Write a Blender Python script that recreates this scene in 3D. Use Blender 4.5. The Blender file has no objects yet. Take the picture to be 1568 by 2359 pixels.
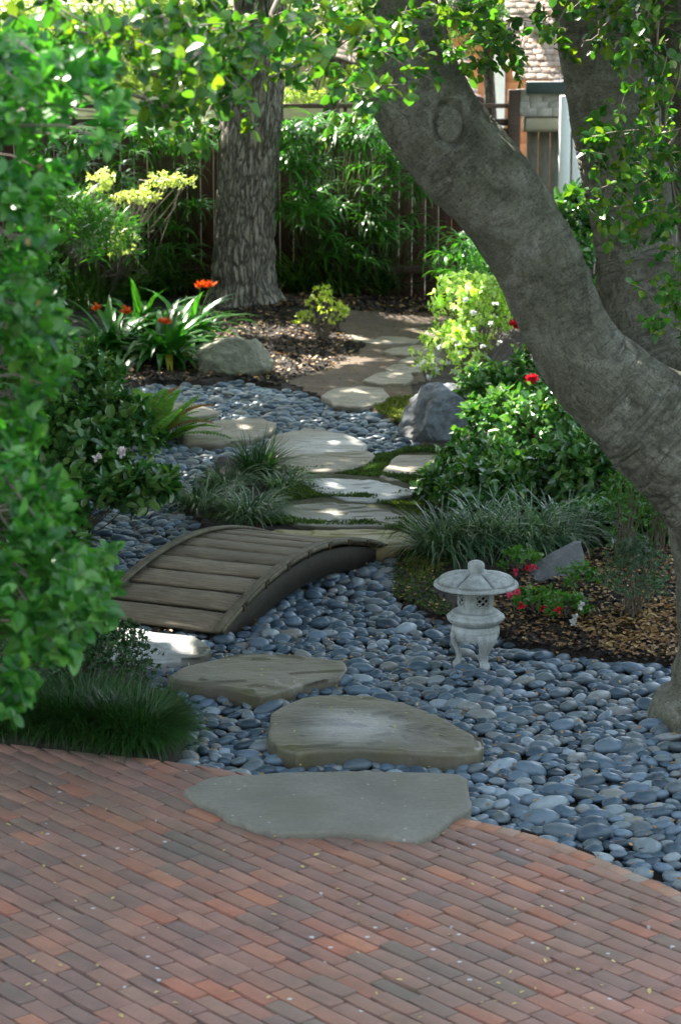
import bpy, bmesh, math
import numpy as np
from mathutils import Vector
R = math.radians
rng = np.random.default_rng(7)
sc = bpy.context.scene
COL = sc.collection

# ------------------------------------------------------------------ camera
F, CX, CY, PITCH, H = 5400.0, 784.0, 1179.0, R(12.3), 3.15     # pixels of a 1568 x 2358 view
cam = bpy.data.cameras.new('camera'); co = bpy.data.objects.new('camera', cam); COL.objects.link(co)
co.location = (0, 0, H); co.rotation_euler = (math.pi/2 - PITCH, 0, 0)
cam.sensor_fit = 'VERTICAL'; cam.sensor_height = 36; cam.lens = F/2358*36
cam.clip_start = .1; cam.clip_end = 900
cam.dof.use_dof = True; cam.dof.focus_distance = 10.9; cam.dof.aperture_fstop = 5.4
sc.camera = co
# ------------------------------------------------------------------ light
SUN_EL = R(50); SUN_AZ = R(-38)          # azimuth from +Y (away from the camera), minus = to the left
SV = np.array([math.sin(SUN_AZ)*math.cos(SUN_EL), math.cos(SUN_AZ)*math.cos(SUN_EL), math.sin(SUN_EL)])
w = bpy.data.worlds.new('World'); sc.world = w; w.use_nodes = True
nt = w.node_tree; sky = nt.nodes.new('ShaderNodeTexSky'); sky.sky_type = 'NISHITA'; sky.sun_disc = False
sky.sun_elevation = SUN_EL; sky.sun_rotation = SUN_AZ; sky.dust_density = 1.5; sky.ozone_density = 1.0; sky.air_density = 1.0
hs = nt.nodes.new('ShaderNodeHueSaturation'); hs.inputs['Saturation'].default_value = .55; nt.links.new(sky.outputs[0], hs.inputs['Color']); nt.links.new(hs.outputs[0], nt.nodes['Background'].inputs[0]); nt.nodes['Background'].inputs[1].default_value = .15
sl = bpy.data.lights.new('sun', 'SUN'); sl.energy = 3.2; sl.angle = R(.53); sl.color = (1, .93, .82)
so = bpy.data.objects.new('sun', sl); COL.objects.link(so)
so.rotation_euler = Vector(SV.tolist()).to_track_quat('Z', 'Y').to_euler()
sc.view_settings.view_transform = 'Standard'; sc.view_settings.look = 'None'
sc.view_settings.exposure = 2.92; sc.view_settings.gamma = 1
sc.render.resolution_x = 680; sc.render.resolution_y = 1024

# ------------------------------------------------------------------ view geometry
def _ray(px, py):
    a, b = (px-CX)/F, (CY-py)/F
    return np.array([a, math.cos(PITCH)+b*math.sin(PITCH), -math.sin(PITCH)+b*math.cos(PITCH)])
def G(px, py, z=0.0):
    r = _ray(px, py); t = (z-H)/r[2]; return np.array([r[0]*t, r[1]*t, z])
def A(px, py, Y):
    r = _ray(px, py); t = Y/r[1]; return np.array([r[0]*t, Y, H+r[2]*t])
def GP(pts, z=0.0): return np.array([G(x, y, z) for x, y in pts])

# ------------------------------------------------------------------ noise
def _h(ix, iy, iz):
    n = (ix.astype(np.int64)*374761393 + iy.astype(np.int64)*668265263 + iz.astype(np.int64)*2147483647) & 0x7fffffff
    n = ((n ^ (n >> 13)) * 1274126177) & 0x7fffffff
    n = ((n ^ (n >> 16)) * 69069) & 0x7fffffff
    return (n & 0xffffff)/float(0xffffff)
def vn(P):
    P = np.asarray(P, float); i = np.floor(P).astype(np.int64); f = P-i; f = f*f*(3-2*f)
    r = 0
    for dx in (0, 1):
        for dy in (0, 1):
            for dz in (0, 1):
                wgt = (f[..., 0] if dx else 1-f[..., 0])*(f[..., 1] if dy else 1-f[..., 1])*(f[..., 2] if dz else 1-f[..., 2])
                r = r + wgt*_h(i[..., 0]+dx, i[..., 1]+dy, i[..., 2]+dz)
    return r*2-1
def fbm(P, o=4, g=.5):
    P = np.asarray(P, float); r = 0; a = 1
    for k in range(o): r = r+a*vn(P*2**k+k*17.3); a *= g
    return r
def norm(v): return v/np.maximum(np.linalg.norm(v, axis=-1, keepdims=True), 1e-9)
def rv(n): return norm(rng.normal(size=(n, 3)))
def inpoly(x, y, poly):
    c = np.zeros(x.shape, bool); j = len(poly)-1
    for i in range(len(poly)):
        xi, yi, xj, yj = poly[i][0], poly[i][1], poly[j][0], poly[j][1]
        c ^= ((yi > y) != (yj > y)) & (x < (xj-xi)*(y-yi)/(yj-yi+1e-12)+xi); j = i
    return c
def crom(P, n, closed=False):
    P = np.asarray(P, float); m = len(P); out = []
    segs = m if closed else m-1; per = max(2, n//segs)
    for i in range(segs):
        if closed: a, b, c, d = P[(i-1) % m], P[i], P[(i+1) % m], P[(i+2) % m]
        else: a, b, c, d = P[max(i-1, 0)], P[i], P[i+1], P[min(i+2, m-1)]
        for k in range(per):
            t = k/per
            out.append(.5*((2*b)+(c-a)*t+(2*a-5*b+4*c-d)*t*t+(3*b-a-3*c+d)*t**3))
    if not closed: out.append(P[-1])
    return np.array(out)

# ------------------------------------------------------------------ mesh building
class MB:
    def __init__(s): s.v = []; s.f = []; s.n = 0; s.uv = None
    def add(s, V, Fs):
        V = np.asarray(V, float).reshape(-1, 3); s.v.append(V)
        if isinstance(Fs, np.ndarray): Fs = [Fs]
        for f in Fs:
            if len(f): s.f.append(np.asarray(f, np.int64)+s.n)
        s.n += len(V)
    def build(s, name, mat, parent=None, smooth=False, uv=None, origin=None):
        V = np.concatenate(s.v) if s.v else np.zeros((0, 3))
        if origin is not None: V = V-np.asarray(origin)
        me = bpy.data.meshes.new(name); me.vertices.add(len(V)); me.vertices.foreach_set('co', V.astype(np.float32).ravel())
        tot = np.concatenate([np.full(len(f), f.shape[1]) for f in s.f]); loops = np.concatenate([f.ravel() for f in s.f])
        me.loops.add(len(loops)); me.loops.foreach_set('vertex_index', loops.astype(np.int32))
        me.polygons.add(len(tot)); me.polygons.foreach_set('loop_start', np.concatenate([[0], np.cumsum(tot)[:-1]]).astype(np.int32))
        me.polygons.foreach_set('loop_total', tot.astype(np.int32))
        if smooth: me.polygons.foreach_set('use_smooth', np.ones(len(tot), bool))
        if uv is not None:
            l = me.uv_layers.new(name='UVMap'); l.data.foreach_set('uv', uv[loops].astype(np.float32).ravel())
        me.update(calc_edges=True); me.validate()
        me.materials.append(mat)
        o = bpy.data.objects.new(name, me); COL.objects.link(o)
        if origin is not None and parent is None: o.location = tuple(float(a) for a in origin)
        if parent is not None:
            o.parent = parent
            l = parent.matrix_basis.translation if parent.type == 'EMPTY' else Vector((0, 0, 0))
            o.location = -l if parent.type == 'EMPTY' else (0, 0, 0)
            if parent.type != 'EMPTY' and origin is not None: o.location = (0, 0, 0)
        return o
def tag(o, label=None, cat=None, group=None, kind=None):
    if label: o['label'] = label
    if cat: o['category'] = cat
    if group: o['group'] = group
    if kind: o['kind'] = kind
    return o
def thing(name, loc, label, cat, group=None):
    o = bpy.data.objects.new(name, None); COL.objects.link(o); o.location = tuple(float(a) for a in loc)
    o.empty_display_size = .1
    return tag(o, label, cat, group)

def box(mb, c, s, ax=None, bev=0.0):
    x, y, z = [a/2 for a in s]
    if bev:
        b = bev; V = []
        for sz in (-1, 1):
            for (px, py) in ((-x+b, -y), (x-b, -y), (x, -y+b), (x, y-b), (x-b, y), (-x+b, y), (-x, y-b), (-x, -y+b)): V.append((px, py, sz*(z-b)))
        for sz in (-1, 1):
            for (px, py) in ((-x+b, -y+b), (x-b, -y+b), (x-b, y-b), (-x+b, y-b)): V.append((px, py, sz*z))
        q = [(i, (i+1) % 8, (i+1) % 8+8, i+8) for i in range(8)]
        t3 = []
        q += [(20, 21, 22, 23), (19, 18, 17, 16)]
        for base, ring, fl in ((8, 20, 0), (0, 16, 1)):
            qq = [(base+0, base+1, ring+1, ring+0), (base+2, base+3, ring+2, ring+1), (base+4, base+5, ring+3, ring+2), (base+6, base+7, ring+0, ring+3)]
            tt = [(base+1, base+2, ring+1), (base+3, base+4, ring+2), (base+5, base+6, ring+3), (base+7, base+0, ring+0)]
            if fl: qq = [a[::-1] for a in qq]; tt = [a[::-1] for a in tt]
            q += qq; t3 += tt
        V = np.array(V); Fs = [np.array(q), np.array(t3)]
    else:
        V = np.array([(i, j, k) for k in (-z, z) for (i, j) in ((-x, -y), (x, -y), (x, y), (-x, y))])
        Fs = [np.array([(0, 1, 5, 4), (1, 2, 6, 5), (2, 3, 7, 6), (3, 0, 4, 7), (4, 5, 6, 7), (3, 2, 1, 0)])]
    if ax is not None: V = V@np.asarray(ax)
    mb.add(V+np.asarray(c), Fs)

# leaf templates: y along the leaf, x across, z up
T_OVAL = (np.array([(0, 0, 0), (0, .5, -.03), (0, 1, -.1), (-.38, .22, .07), (-.5, .5, .09), (-.32, .8, .02), (.38, .22, .07), (.5, .5, .09), (.32, .8, .02)]),
          [np.array([(0, 1, 4, 3), (1, 2, 5, 4), (0, 6, 7, 1), (1, 7, 8, 2)])])
T_DIA = (np.array([(0, 0, 0), (-.5, .5, .08), (0, 1, 0), (.5, .5, .08)]), [np.array([(0, 3, 2, 1)])])
T_HEX = (np.array([(0, 0, 0), (-.45, .3, .06), (-.4, .75, .04), (0, 1, -.06), (.4, .75, .04), (.45, .3, .06)]), [np.array([(0, 5, 4, 3), (0, 3, 2, 1)])])
def leaves(mb, P, D, N, L, W, T=T_OVAL):
    n = len(P)
    if n == 0: return
    D = norm(D); X = norm(np.cross(D, N)); Z = np.cross(X, D)
    t, fs = T; k = len(t)
    L = np.broadcast_to(L, (n,))[:, None, None]; W = np.broadcast_to(W, (n,))[:, None, None]
    V = P[:, None, :] + t[None, :, 0:1]*W*X[:, None, :] + t[None, :, 1:2]*L*D[:, None, :] + t[None, :, 2:3]*L*Z[:, None, :]
    off = (np.arange(n)*k)[:, None, None]
    mb.add(V.reshape(-1, 3), [(f[None]+off).reshape(-1, f.shape[1]) for f in fs])
def blades(mb, P, az, L, W, el, droop, K=6, fold=0.0, twist=0.0):
    """ribbons: start elevation el, then bend down by droop (radians) over the length"""
    n = len(P); t = np.linspace(0, 1, K+1)
    ang = el[:, None]-droop[:, None]*t[None]**1.3
    ds = (L/K)[:, None]
    hx = np.cumsum(np.cos(ang)*ds, 1)-np.cos(ang[:, :1])*ds; hz = np.cumsum(np.sin(ang)*ds, 1)-np.sin(ang[:, :1])*ds
    ca, sa = np.cos(az)[:, None], np.sin(az)[:, None]
    C = P[:, None, :]+np.stack([hx*ca, hx*sa, hz], -1)
    side = np.stack([-sa+0*t, ca+0*t, 0*t+0*sa], -1)
    wv = np.sin(np.clip(.18+t*.82, 0, 1)*math.pi)**.7*(1-t**6)+.04
    hw = (W[:, None]*wv[None]/2)[..., None]
    up = np.stack([-np.sin(ang)*ca, -np.sin(ang)*sa, np.cos(ang)], -1)
    side = norm(side+up*twist)
    if fold:
        V = np.stack([C-side*hw+up*hw*fold, C, C+side*hw+up*hw*fold], 2); m = 3
    else: V = np.stack([C-side*hw, C+side*hw], 2); m = 2
    k = (K+1)*m; f = []
    for i in range(K):
        for j in range(m-1): f.append((i*m+j, i*m+j+1, (i+1)*m+j+1, (i+1)*m+j))
    f = np.array(f)
    mb.add(V.reshape(-1, 3), (f[None]+(np.arange(n)*k)[:, None, None]).reshape(-1, 4))
def sticks(mb, P0, P1, r0, r1, sag=0.0, S=3, ns=4):
    n = len(P0); t = np.linspace(0, 1, S+1)[None, :, None]
    C = P0[:, None]*(1-t)+P1[:, None]*t
    C[..., 2] += (sag*np.sin(t[..., 0]*math.pi))*np.linalg.norm(P1-P0, axis=1)[:, None]
    wob = rng.normal(size=(n, S+1, 3))*.03*np.linalg.norm(P1-P0, axis=1)[:, None, None]; wob[:, 0] = 0; wob[:, -1] = 0
    C = C+wob
    D = norm(P1-P0+1e-6); X = norm(np.cross(D, np.array([.31, .17, .93]))); Y = np.cross(D, X)
    r = (np.broadcast_to(r0, (n,))[:, None]*(1-t[..., 0])+np.broadcast_to(r1, (n,))[:, None]*t[..., 0])[..., None]
    V = np.stack([C+r*(math.cos(a)*X[:, None]+math.sin(a)*Y[:, None]) for a in np.arange(ns)*2*math.pi/ns], 2)
    k = (S+1)*ns; f = np.array([(i*ns+j, i*ns+(j+1) % ns, (i+1)*ns+(j+1) % ns, (i+1)*ns+j) for i in range(S) for j in range(ns)])
    mb.add(V.reshape(-1, 3), (f[None]+(np.arange(n)*k)[:, None, None]).reshape(-1, 4))
def tube(P, rad, n=24, rings=100, disp=None, cap=True):
    """smooth swept trunk; returns V, faces, uv (metres)"""
    PR = crom(np.column_stack([P, rad]), rings); C = PR[:, :3]; r = PR[:, 3]
    m = len(C); T = norm(np.gradient(C, axis=0)); s = np.concatenate([[0], np.cumsum(np.linalg.norm(np.diff(C, axis=0), axis=1))])
    X = np.zeros_like(C); x = norm(np.cross(T[0], np.array([0, 1., .01])))
    for i in range(m): x = norm(x-T[i]*np.dot(x, T[i])); X[i] = x
    Y = np.cross(T, X); th = np.arange(n)*2*math.pi/n
    Nn = X[:, None]*np.cos(th)[None, :, None]+Y[:, None]*np.sin(th)[None, :, None]
    V = C[:, None]+Nn*r[:, None, None]
    uv = np.stack(np.broadcast_arrays(th[None]*r.mean(), s[:, None]), -1)
    if disp is not None: V = V+Nn*disp(V, Nn, th, s, r)[..., None]
    i = np.arange(m-1)[:, None]; j = np.arange(n)[None]
    f = np.stack([i*n+j, i*n+(j+1) % n, (i+1)*n+(j+1) % n, (i+1)*n+j], -1).reshape(-1, 4)
    V = V.reshape(-1, 3); uv = uv.reshape(-1, 2)
    return V, f, uv

# ------------------------------------------------------------------ materials
def newmat(name):
    m = bpy.data.materials.new(name); m.use_nodes = True; t = m.node_tree
    return m, t, t.nodes['Principled BSDF'], t.nodes['Material Output']
def node(t, typ, **kw):
    n = t.nodes.new('ShaderNode'+typ)
    for k, v in kw.items():
        if k in n.inputs.keys(): n.inputs[k].default_value = v
        else: setattr(n, k, v)
    return n
def ramp(t, fac, cols, mode='LINEAR'):
    r = t.nodes.new('ShaderNodeValToRGB'); e = r.color_ramp; e.interpolation = mode
    while len(e.elements) < len(cols): e.elements.new(.5)
    for i, (p, c) in enumerate(cols): e.elements[i].position = p; e.elements[i].color = (*c, 1)
    t.links.new(fac, r.inputs[0]); return r.outputs[0]
def mix(t, fac, a, b, mode='MIX'):
    m = t.nodes.new('ShaderNodeMixRGB'); m.blend_type = mode
    for s, v in ((0, fac), (1, a), (2, b)):
        if hasattr(v, 'is_output'): t.links.new(v, m.inputs[s])
        elif isinstance(v, (int, float)): m.inputs[s].default_value = v if s == 0 else (v, v, v, 1)
        else: m.inputs[s].default_value = (*v, 1)
    return m.outputs[0]
def coords(t, kind='Object', scale=(1, 1, 1)):
    c = t.nodes.new('ShaderNodeTexCoord'); mp = t.nodes.new('ShaderNodeMapping'); mp.inputs['Scale'].default_value = scale
    t.links.new(c.outputs[kind], mp.inputs[0]); return mp.outputs[0]
def gcoords(t, scale=(1, 1, 1)):
    c = t.nodes.new('ShaderNodeNewGeometry'); mp = t.nodes.new('ShaderNodeMapping'); mp.inputs['Scale'].default_value = scale
    t.links.new(c.outputs['Position'], mp.inputs[0]); return mp.outputs[0]
def noise(t, vec, scale, detail=4, rough=.6, out=0, dist=0.0):
    n = node(t, 'TexNoise', Scale=scale, Detail=detail, Roughness=rough, Distortion=dist); t.links.new(vec, n.inputs['Vector']); return n.outputs[out]
def bump(t, h, strength, dist, prev=None):
    b = node(t, 'Bump', Strength=strength, Distance=dist); t.links.new(h, b.inputs['Height'])
    if prev is not None: t.links.new(prev, b.inputs['Normal'])
    return b.outputs[0]
def leafmat(name, cols, trans=.35, rough=.4, tcol=None, spec=.5, clump=.6):
    m, t, p, o = newmat(name)
    g = t.nodes.new('ShaderNodeNewGeometry')
    c = ramp(t, g.outputs['Random Per Island'], [(i/max(1, len(cols)-1), c) for i, c in enumerate(cols)])
    nz = noise(t, gcoords(t), 3.0, 3)
    k = ramp(t, nz, [(.3, (1-clump*.55,)*3), (.7, (1+clump*.4,)*3)])
    c = mix(t, 1.0, c, k, 'MULTIPLY')
    t.links.new(c, p.inputs['Base Color']); p.inputs['Roughness'].default_value = rough
    p.inputs['Specular IOR Level'].default_value = spec
    tr = node(t, 'BsdfTranslucent'); tc = mix(t, 1.0, c, tcol or (1.9, 2.3, .7), 'MULTIPLY'); t.links.new(tc, tr.inputs[0])
    ms = node(t, 'MixShader'); ms.inputs[0].default_value = trans
    t.links.new(p.outputs[0], ms.inputs[1]); t.links.new(tr.outputs[0], ms.inputs[2]); t.links.new(ms.outputs[0], o.inputs[0])
    return m
def flatmat(name, col, rough=.6, var=.25, sc_=20, bmp=.2, bd=.004, metal=0):
    m, t, p, o = newmat(name); v = gcoords(t)
    n = noise(t, v, sc_, 5)
    c = ramp(t, n, [(.3, tuple(a*(1-var) for a in col)), (.7, tuple(a*(1+var) for a in col))])
    t.links.new(c, p.inputs['Base Color']); p.inputs['Roughness'].default_value = rough; p.inputs['Metallic'].default_value = metal
    if bmp: t.links.new(bump(t, n, bmp, bd), p.inputs['Normal'])
    return m

M = {}
M['oakleaf'] = leafmat('oak_leaf', [(.02, .075, .018), (.035, .12, .022), (.07, .18, .02), (.15, .20, .02)], .38, .33, spec=.4)
M['bushleaf'] = leafmat('bush_leaf', [(.015, .085, .018), (.035, .15, .028), (.065, .21, .035), (.11, .27, .05)], .32, .34, (1.5, 2.1, .6), spec=.4)
M['camellia'] = leafmat('camellia_leaf', [(.02, .08, .025), (.045, .15, .035), (.09, .22, .05), (.14, .24, .06)], .2, .24, spec=.6)
M['variegated'] = leafmat('variegated_leaf', [(.14, .28, .02), (.45, .55, .08), (.68, .70, .5), (.14, .28, .03), (.75, .76, .66), (.4, .5, .1)], .5, .4)
M['yellowleaf'] = leafmat('yellow_green_leaf', [(.2, .3, .03), (.4, .45, .08), (.5, .5, .2)], .35, .4)
M['cream'] = leafmat('cream_leaf', [(.45, .46, .22), (.6, .6, .35), (.35, .42, .15)], .3, .5)
M['weeping'] = leafmat('weeping_leaf', [(.025, .10, .015), (.045, .17, .022), (.09, .26, .035)], .35, .35)
M['sunleaf'] = leafmat('neighbour_tree_leaf', [(.2, .3, .04), (.34, .42, .1), (.42, .48, .2), (.16, .24, .03)], .45, .4)
M['grassdark'] = leafmat('mondo_blade', [(.008, .04, .008), (.015, .07, .012), (.03, .11, .02), (.06, .09, .03)], .2, .4)
M['grass'] = leafmat('grass_blade', [(.03, .11, .02), (.06, .17, .03), (.1, .22, .05), (.2, .22, .08)], .3, .38)
M['liriope'] = leafmat('liriope_blade', [(.02, .07, .03), (.04, .11, .05), (.11, .19, .11), (.26, .33, .22), (.04, .1, .04), (.07, .15, .06)], .2, .38)
M['clivia'] = leafmat('clivia_blade', [(.02, .09, .02), (.03, .13, .02), (.05, .17, .025)], .25, .3, clump=.3)
M['clivyel'] = leafmat('clivia_old_blade', [(.25, .28, .02), (.35, .3, .03)], .3, .4)
M['fern'] = leafmat('fern_leaf', [(.06, .16, .02), (.1, .24, .03), (.16, .28, .04)], .35, .5)
M['fernbrown'] = leafmat('fern_old_leaf', [(.18, .08, .02), (.25, .14, .04)], .3, .6)
M['greyleaf'] = leafmat('grey_green_leaf', [(.05, .11, .06), (.09, .16, .09), (.04, .09, .04)], .2, .5)
M['boxleaf'] = leafmat('small_dark_leaf', [(.012, .045, .014), (.025, .08, .022), (.05, .11, .04)], .2, .35)
M['impatiens'] = leafmat('impatiens_leaf', [(.04, .13, .02), (.08, .2, .03)], .3, .4)
M['mossleaf'] = leafmat('moss_tuft', [(.02, .06, .012), (.05, .1, .014), (.1, .15, .015)], .2, .7)
M['mossbright'] = leafmat('bright_moss_tuft', [(.06, .08, .012), (.11, .14, .018), (.16, .17, .03)], .2, .7)
M['orange'] = leafmat('orange_petal', [(.75, .1, .01), (.8, .18, .02)], .25, .5, (1.2, 1, .8), clump=.1)
M['red'] = leafmat('red_petal', [(.55, .01, .03), (.65, .03, .06)], .2, .5, (1.2, 1, 1), clump=.1)
M['pink'] = leafmat('pink_petal', [(.7, .05, .16), (.75, .12, .2)], .25, .5, (1.2, 1, 1), clump=.1)
M['palepink'] = leafmat('pale_pink_petal', [(.7, .5, .55)], .25, .5, (1, 1, 1), clump=.1)
M['white'] = leafmat('white_petal', [(.78, .78, .76), (.7, .72, .72)], .25, .5, (1, 1, 1), clump=.05)
M['bud'] = leafmat('tan_bud', [(.35, .24, .1), (.42, .3, .14)], .25, .6, (1.2, 1, .6), clump=.1)
M['litter'] = leafmat('fallen_leaf', [(.12, .05, .02), (.28, .15, .05), (.4, .26, .1), (.2, .1, .03), (.45, .34, .14)], .15, .6, (1.1, 1, .7))
M['litteryel'] = leafmat('yellow_fallen_leaf', [(.5, .36, .04), (.55, .45, .15), (.55, .5, .28)], .1, .5, (1, 1, .6))
M['chip'] = leafmat('bark_chip', [(.010, .008, .006), (.02, .014, .010), (.035, .025, .017), (.06, .04, .027)], 0, .8, clump=.3)
M['twig'] = flatmat('twig_bark', (.16, .13, .1), .8, .3, 30)
M['stem'] = flatmat('green_stem', (.07, .11, .03), .6, .3, 30)

def bark(name, kind):
    m, t, p, o = newmat(name)
    if kind == 'furrow':
        v = coords(t, 'UV', (1, .2, 1))
        d = noise(t, v, 14, 3, .6, 1)
        v2 = mix(t, .10, v, d)
        vo = t.nodes.new('ShaderNodeTexVoronoi'); vo.feature = 'DISTANCE_TO_EDGE'; vo.inputs['Scale'].default_value = 26; t.links.new(v2, vo.inputs['Vector'])
        n = noise(t, coords(t, 'UV', (1, .4, 1)), 60, 6, .7)
        h = ramp(t, vo.outputs[0], [(0, (0, 0, 0)), (.22, (.8,)*3), (.5, (1, 1, 1))])
        big = noise(t, gcoords(t), 2.5, 3)
        c = ramp(t, n, [(.3, (.17, .145, .125)), (.55, (.34, .30, .26)), (.75, (.52, .47, .42))])
        c = mix(t, .85, c, ramp(t, vo.outputs[0], [(0, (.12, .10, .09)), (.2, (1, 1, 1))]), 'MULTIPLY')  # shading of the furrows painted into the bark colour
        c = mix(t, ramp(t, big, [(.45, (0, 0, 0)), (.8, (.35,)*3)]), c, (.09, .1, .05))
        b = bump(t, h, 1.0, .028); b = bump(t, n, .7, .008, b); r = .85
    else:
        n1 = noise(t, coords(t, 'UV', (1, 2.4, 1)), 17, 9, .75, 0, 2.6)       # cross wrinkles
        n2 = noise(t, coords(t, 'UV', (1.7, .75, 1)), 26, 9, .75, 0, 2.2)        # long cracks
        n3 = noise(t, gcoords(t), 5.0, 7, .68, 0, .7)
        n4 = noise(t, gcoords(t), 90, 4, .7)
        c = ramp(t, n3, [(.34, (.14, .145, .095)), (.5, (.27, .27, .205)), (.66, (.42, .42, .36))])
        c = mix(t, .8, c, ramp(t, n1, [(.34, (.3, .28, .25)), (.5, (1, 1, 1)), (.7, (1.5, 1.5, 1.45))]), 'MULTIPLY')
        c = mix(t, .8, c, ramp(t, n2, [(.36, (.35, .33, .3)), (.47, (1, 1, 1)), (.72, (1.25, 1.25, 1.2))]), 'MULTIPLY')
        c = mix(t, ramp(t, n4, [(.62, (0, 0, 0)), (.74, (.5,)*3)]), c, (.3, .31, .28))
        at = t.nodes.new('ShaderNodeAttribute'); at.attribute_name = 'scar_seam'; sm = node(t, 'Math', operation='MULTIPLY'); sm.inputs[1].default_value = .75; t.links.new(at.outputs['Fac'], sm.inputs[0]); c = mix(t, sm.outputs[0], c, (.035, .033, .026)); ac = t.nodes.new('ShaderNodeAttribute'); ac.attribute_name = 'crack'; c = mix(t, ac.outputs['Fac'], c, (.07, .065, .05))
        b = bump(t, n1, .9, .02); b = bump(t, n2, 1.0, .025, b); b = bump(t, n4, .3, .004, b); r = .82
    t.links.new(c, p.inputs['Base Color']); t.links.new(b, p.inputs['Normal']); p.inputs['Roughness'].default_value = r
    return m
M['barkpine'] = bark('furrowed_bark', 'furrow'); M['barkoak'] = bark('oak_bark', 'oak')

def pebblemat():
    m, t, p, o = newmat('pebble_stone'); g = t.nodes.new('ShaderNodeNewGeometry')
    oi = t.nodes.new('ShaderNodeObjectInfo')
    ad = node(t, 'Math', operation='ADD'); t.links.new(g.outputs['Random Per Island'], ad.inputs[0]); t.links.new(oi.outputs['Random'], ad.inputs[1])
    fr = node(t, 'Math', operation='FRACT'); t.links.new(ad.outputs[0], fr.inputs[0])
    c = ramp(t, fr.outputs[0], [(0, (.03, .05, .07)), (.3, (.065, .11, .155)), (.5, (.125, .185, .25)), (.65, (.075, .1, .115)), (.8, (.155, .205, .235)), (.9, (.2, .21, .2)), (1, (.26, .34, .41))])
    v = gcoords(t); n = noise(t, v, 40, 5, .7); n2 = noise(t, v, 220, 3, .7)
    c = mix(t, .6, c, ramp(t, n, [(.3, (.75,)*3), (.7, (1.25,)*3)]), 'MULTIPLY')
    c = mix(t, ramp(t, n2, [(.66, (0, 0, 0)), (.75, (.4,)*3)]), c, (.05, .055, .06))
    t.links.new(c, p.inputs['Base Color']); p.inputs['Roughness'].default_value = .4; p.inputs['Specular IOR Level'].default_value = .45
    t.links.new(bump(t, n2, .15, .002), p.inputs['Normal']); return m
M['pebble'] = pebblemat()

def slabmat(name, a, b, moss, rough=.6, mossk=.5, sc_=3.0):
    m, t, p, o = newmat(name); v = gcoords(t)
    n = noise(t, v, sc_, 6, .6); n2 = noise(t, v, 45, 6, .7); n3 = noise(t, v, sc_*.8, 4, .5, 0, .5)
    st = noise(t, gcoords(t, (1.2, 6, 1)), 4, 6, .6, 0, 1.5)
    c = ramp(t, n, [(.3, a), (.7, b)])
    c = mix(t, .6, c, ramp(t, n2, [(.3, (.72,)*3), (.7, (1.25,)*3)]), 'MULTIPLY')
    c = mix(t, ramp(t, n3, [(.62-mossk*.3, (0, 0, 0)), (.75-mossk*.2, (.85,)*3)]), c, moss)
    v2 = t.nodes.new('ShaderNodeTexVoronoi'); v2.inputs['Scale'].default_value = 14; t.links.new(v, v2.inputs['Vector'])
    c = mix(t, ramp(t, v2.outputs[0], [(.07, (.6,)*3), (.1, (0, 0, 0))]), c, (.45, .45, .43))
    at = t.nodes.new('ShaderNodeAttribute'); at.attribute_name = 'sheen'; wn = node(t, 'Math', operation='MULTIPLY'); t.links.new(at.outputs['Fac'], wn.inputs[0])
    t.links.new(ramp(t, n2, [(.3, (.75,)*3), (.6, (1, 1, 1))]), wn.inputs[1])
    ad = t.nodes.new('ShaderNodeAttribute'); ad.attribute_name = 'dark_ring'; c = mix(t, ad.outputs['Fac'], c, (.055, .055, .048)); c = mix(t, wn.outputs[0], c, (.46, .48, .5))  # painted highlight pales the stone inside a darker ring
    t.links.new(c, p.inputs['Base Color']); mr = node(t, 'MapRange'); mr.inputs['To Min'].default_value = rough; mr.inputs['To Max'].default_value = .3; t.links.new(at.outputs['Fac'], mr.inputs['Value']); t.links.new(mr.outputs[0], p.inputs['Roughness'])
    bb = bump(t, st, .35, .02); bb = bump(t, n2, .35, .004, bb); t.links.new(bb, p.inputs['Normal']); return m
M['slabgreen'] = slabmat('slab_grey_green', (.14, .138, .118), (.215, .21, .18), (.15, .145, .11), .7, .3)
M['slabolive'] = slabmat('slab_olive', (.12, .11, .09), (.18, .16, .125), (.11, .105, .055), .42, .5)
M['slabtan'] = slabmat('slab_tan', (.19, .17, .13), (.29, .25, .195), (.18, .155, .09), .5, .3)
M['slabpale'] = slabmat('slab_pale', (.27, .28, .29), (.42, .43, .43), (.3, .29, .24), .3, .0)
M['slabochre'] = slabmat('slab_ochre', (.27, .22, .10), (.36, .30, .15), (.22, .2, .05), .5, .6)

def brickmat(name, cols):
    m, t, p, o = newmat(name); g = t.nodes.new('ShaderNodeNewGeometry')
    c = ramp(t, g.outputs['Random Per Island'], cols)
    v = gcoords(t); n = noise(t, v, 7, 6, .65); n2 = noise(t, v, 160, 4, .7); n3 = noise(t, v, 1.1, 4)
    c = mix(t, .7, c, ramp(t, n, [(.3, (.68, .72, .74)), (.7, (1.28, 1.2, 1.16))]), 'MULTIPLY')
    c = mix(t, .6, c, ramp(t, n2, [(.3, (.8,)*3), (.7, (1.2,)*3)]), 'MULTIPLY')
    c = mix(t, ramp(t, n3, [(.42, (0, 0, 0)), (.7, (.5,)*3)]), c, (.12, .11, .085))
    vo = t.nodes.new('ShaderNodeTexVoronoi'); vo.inputs['Scale'].default_value = 7.5; t.links.new(v, vo.inputs['Vector'])
    c = mix(t, ramp(t, vo.outputs[0], [(.055, (.8,)*3), (.075, (0, 0, 0))]), c, (.55, .57, .6))
    t.links.new(c, p.inputs['Base Color']); p.inputs['Roughness'].default_value = .62
    bb = bump(t, n, .25, .006); bb = bump(t, n2, .35, .002, bb); t.links.new(bb, p.inputs['Normal']); return m
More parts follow.
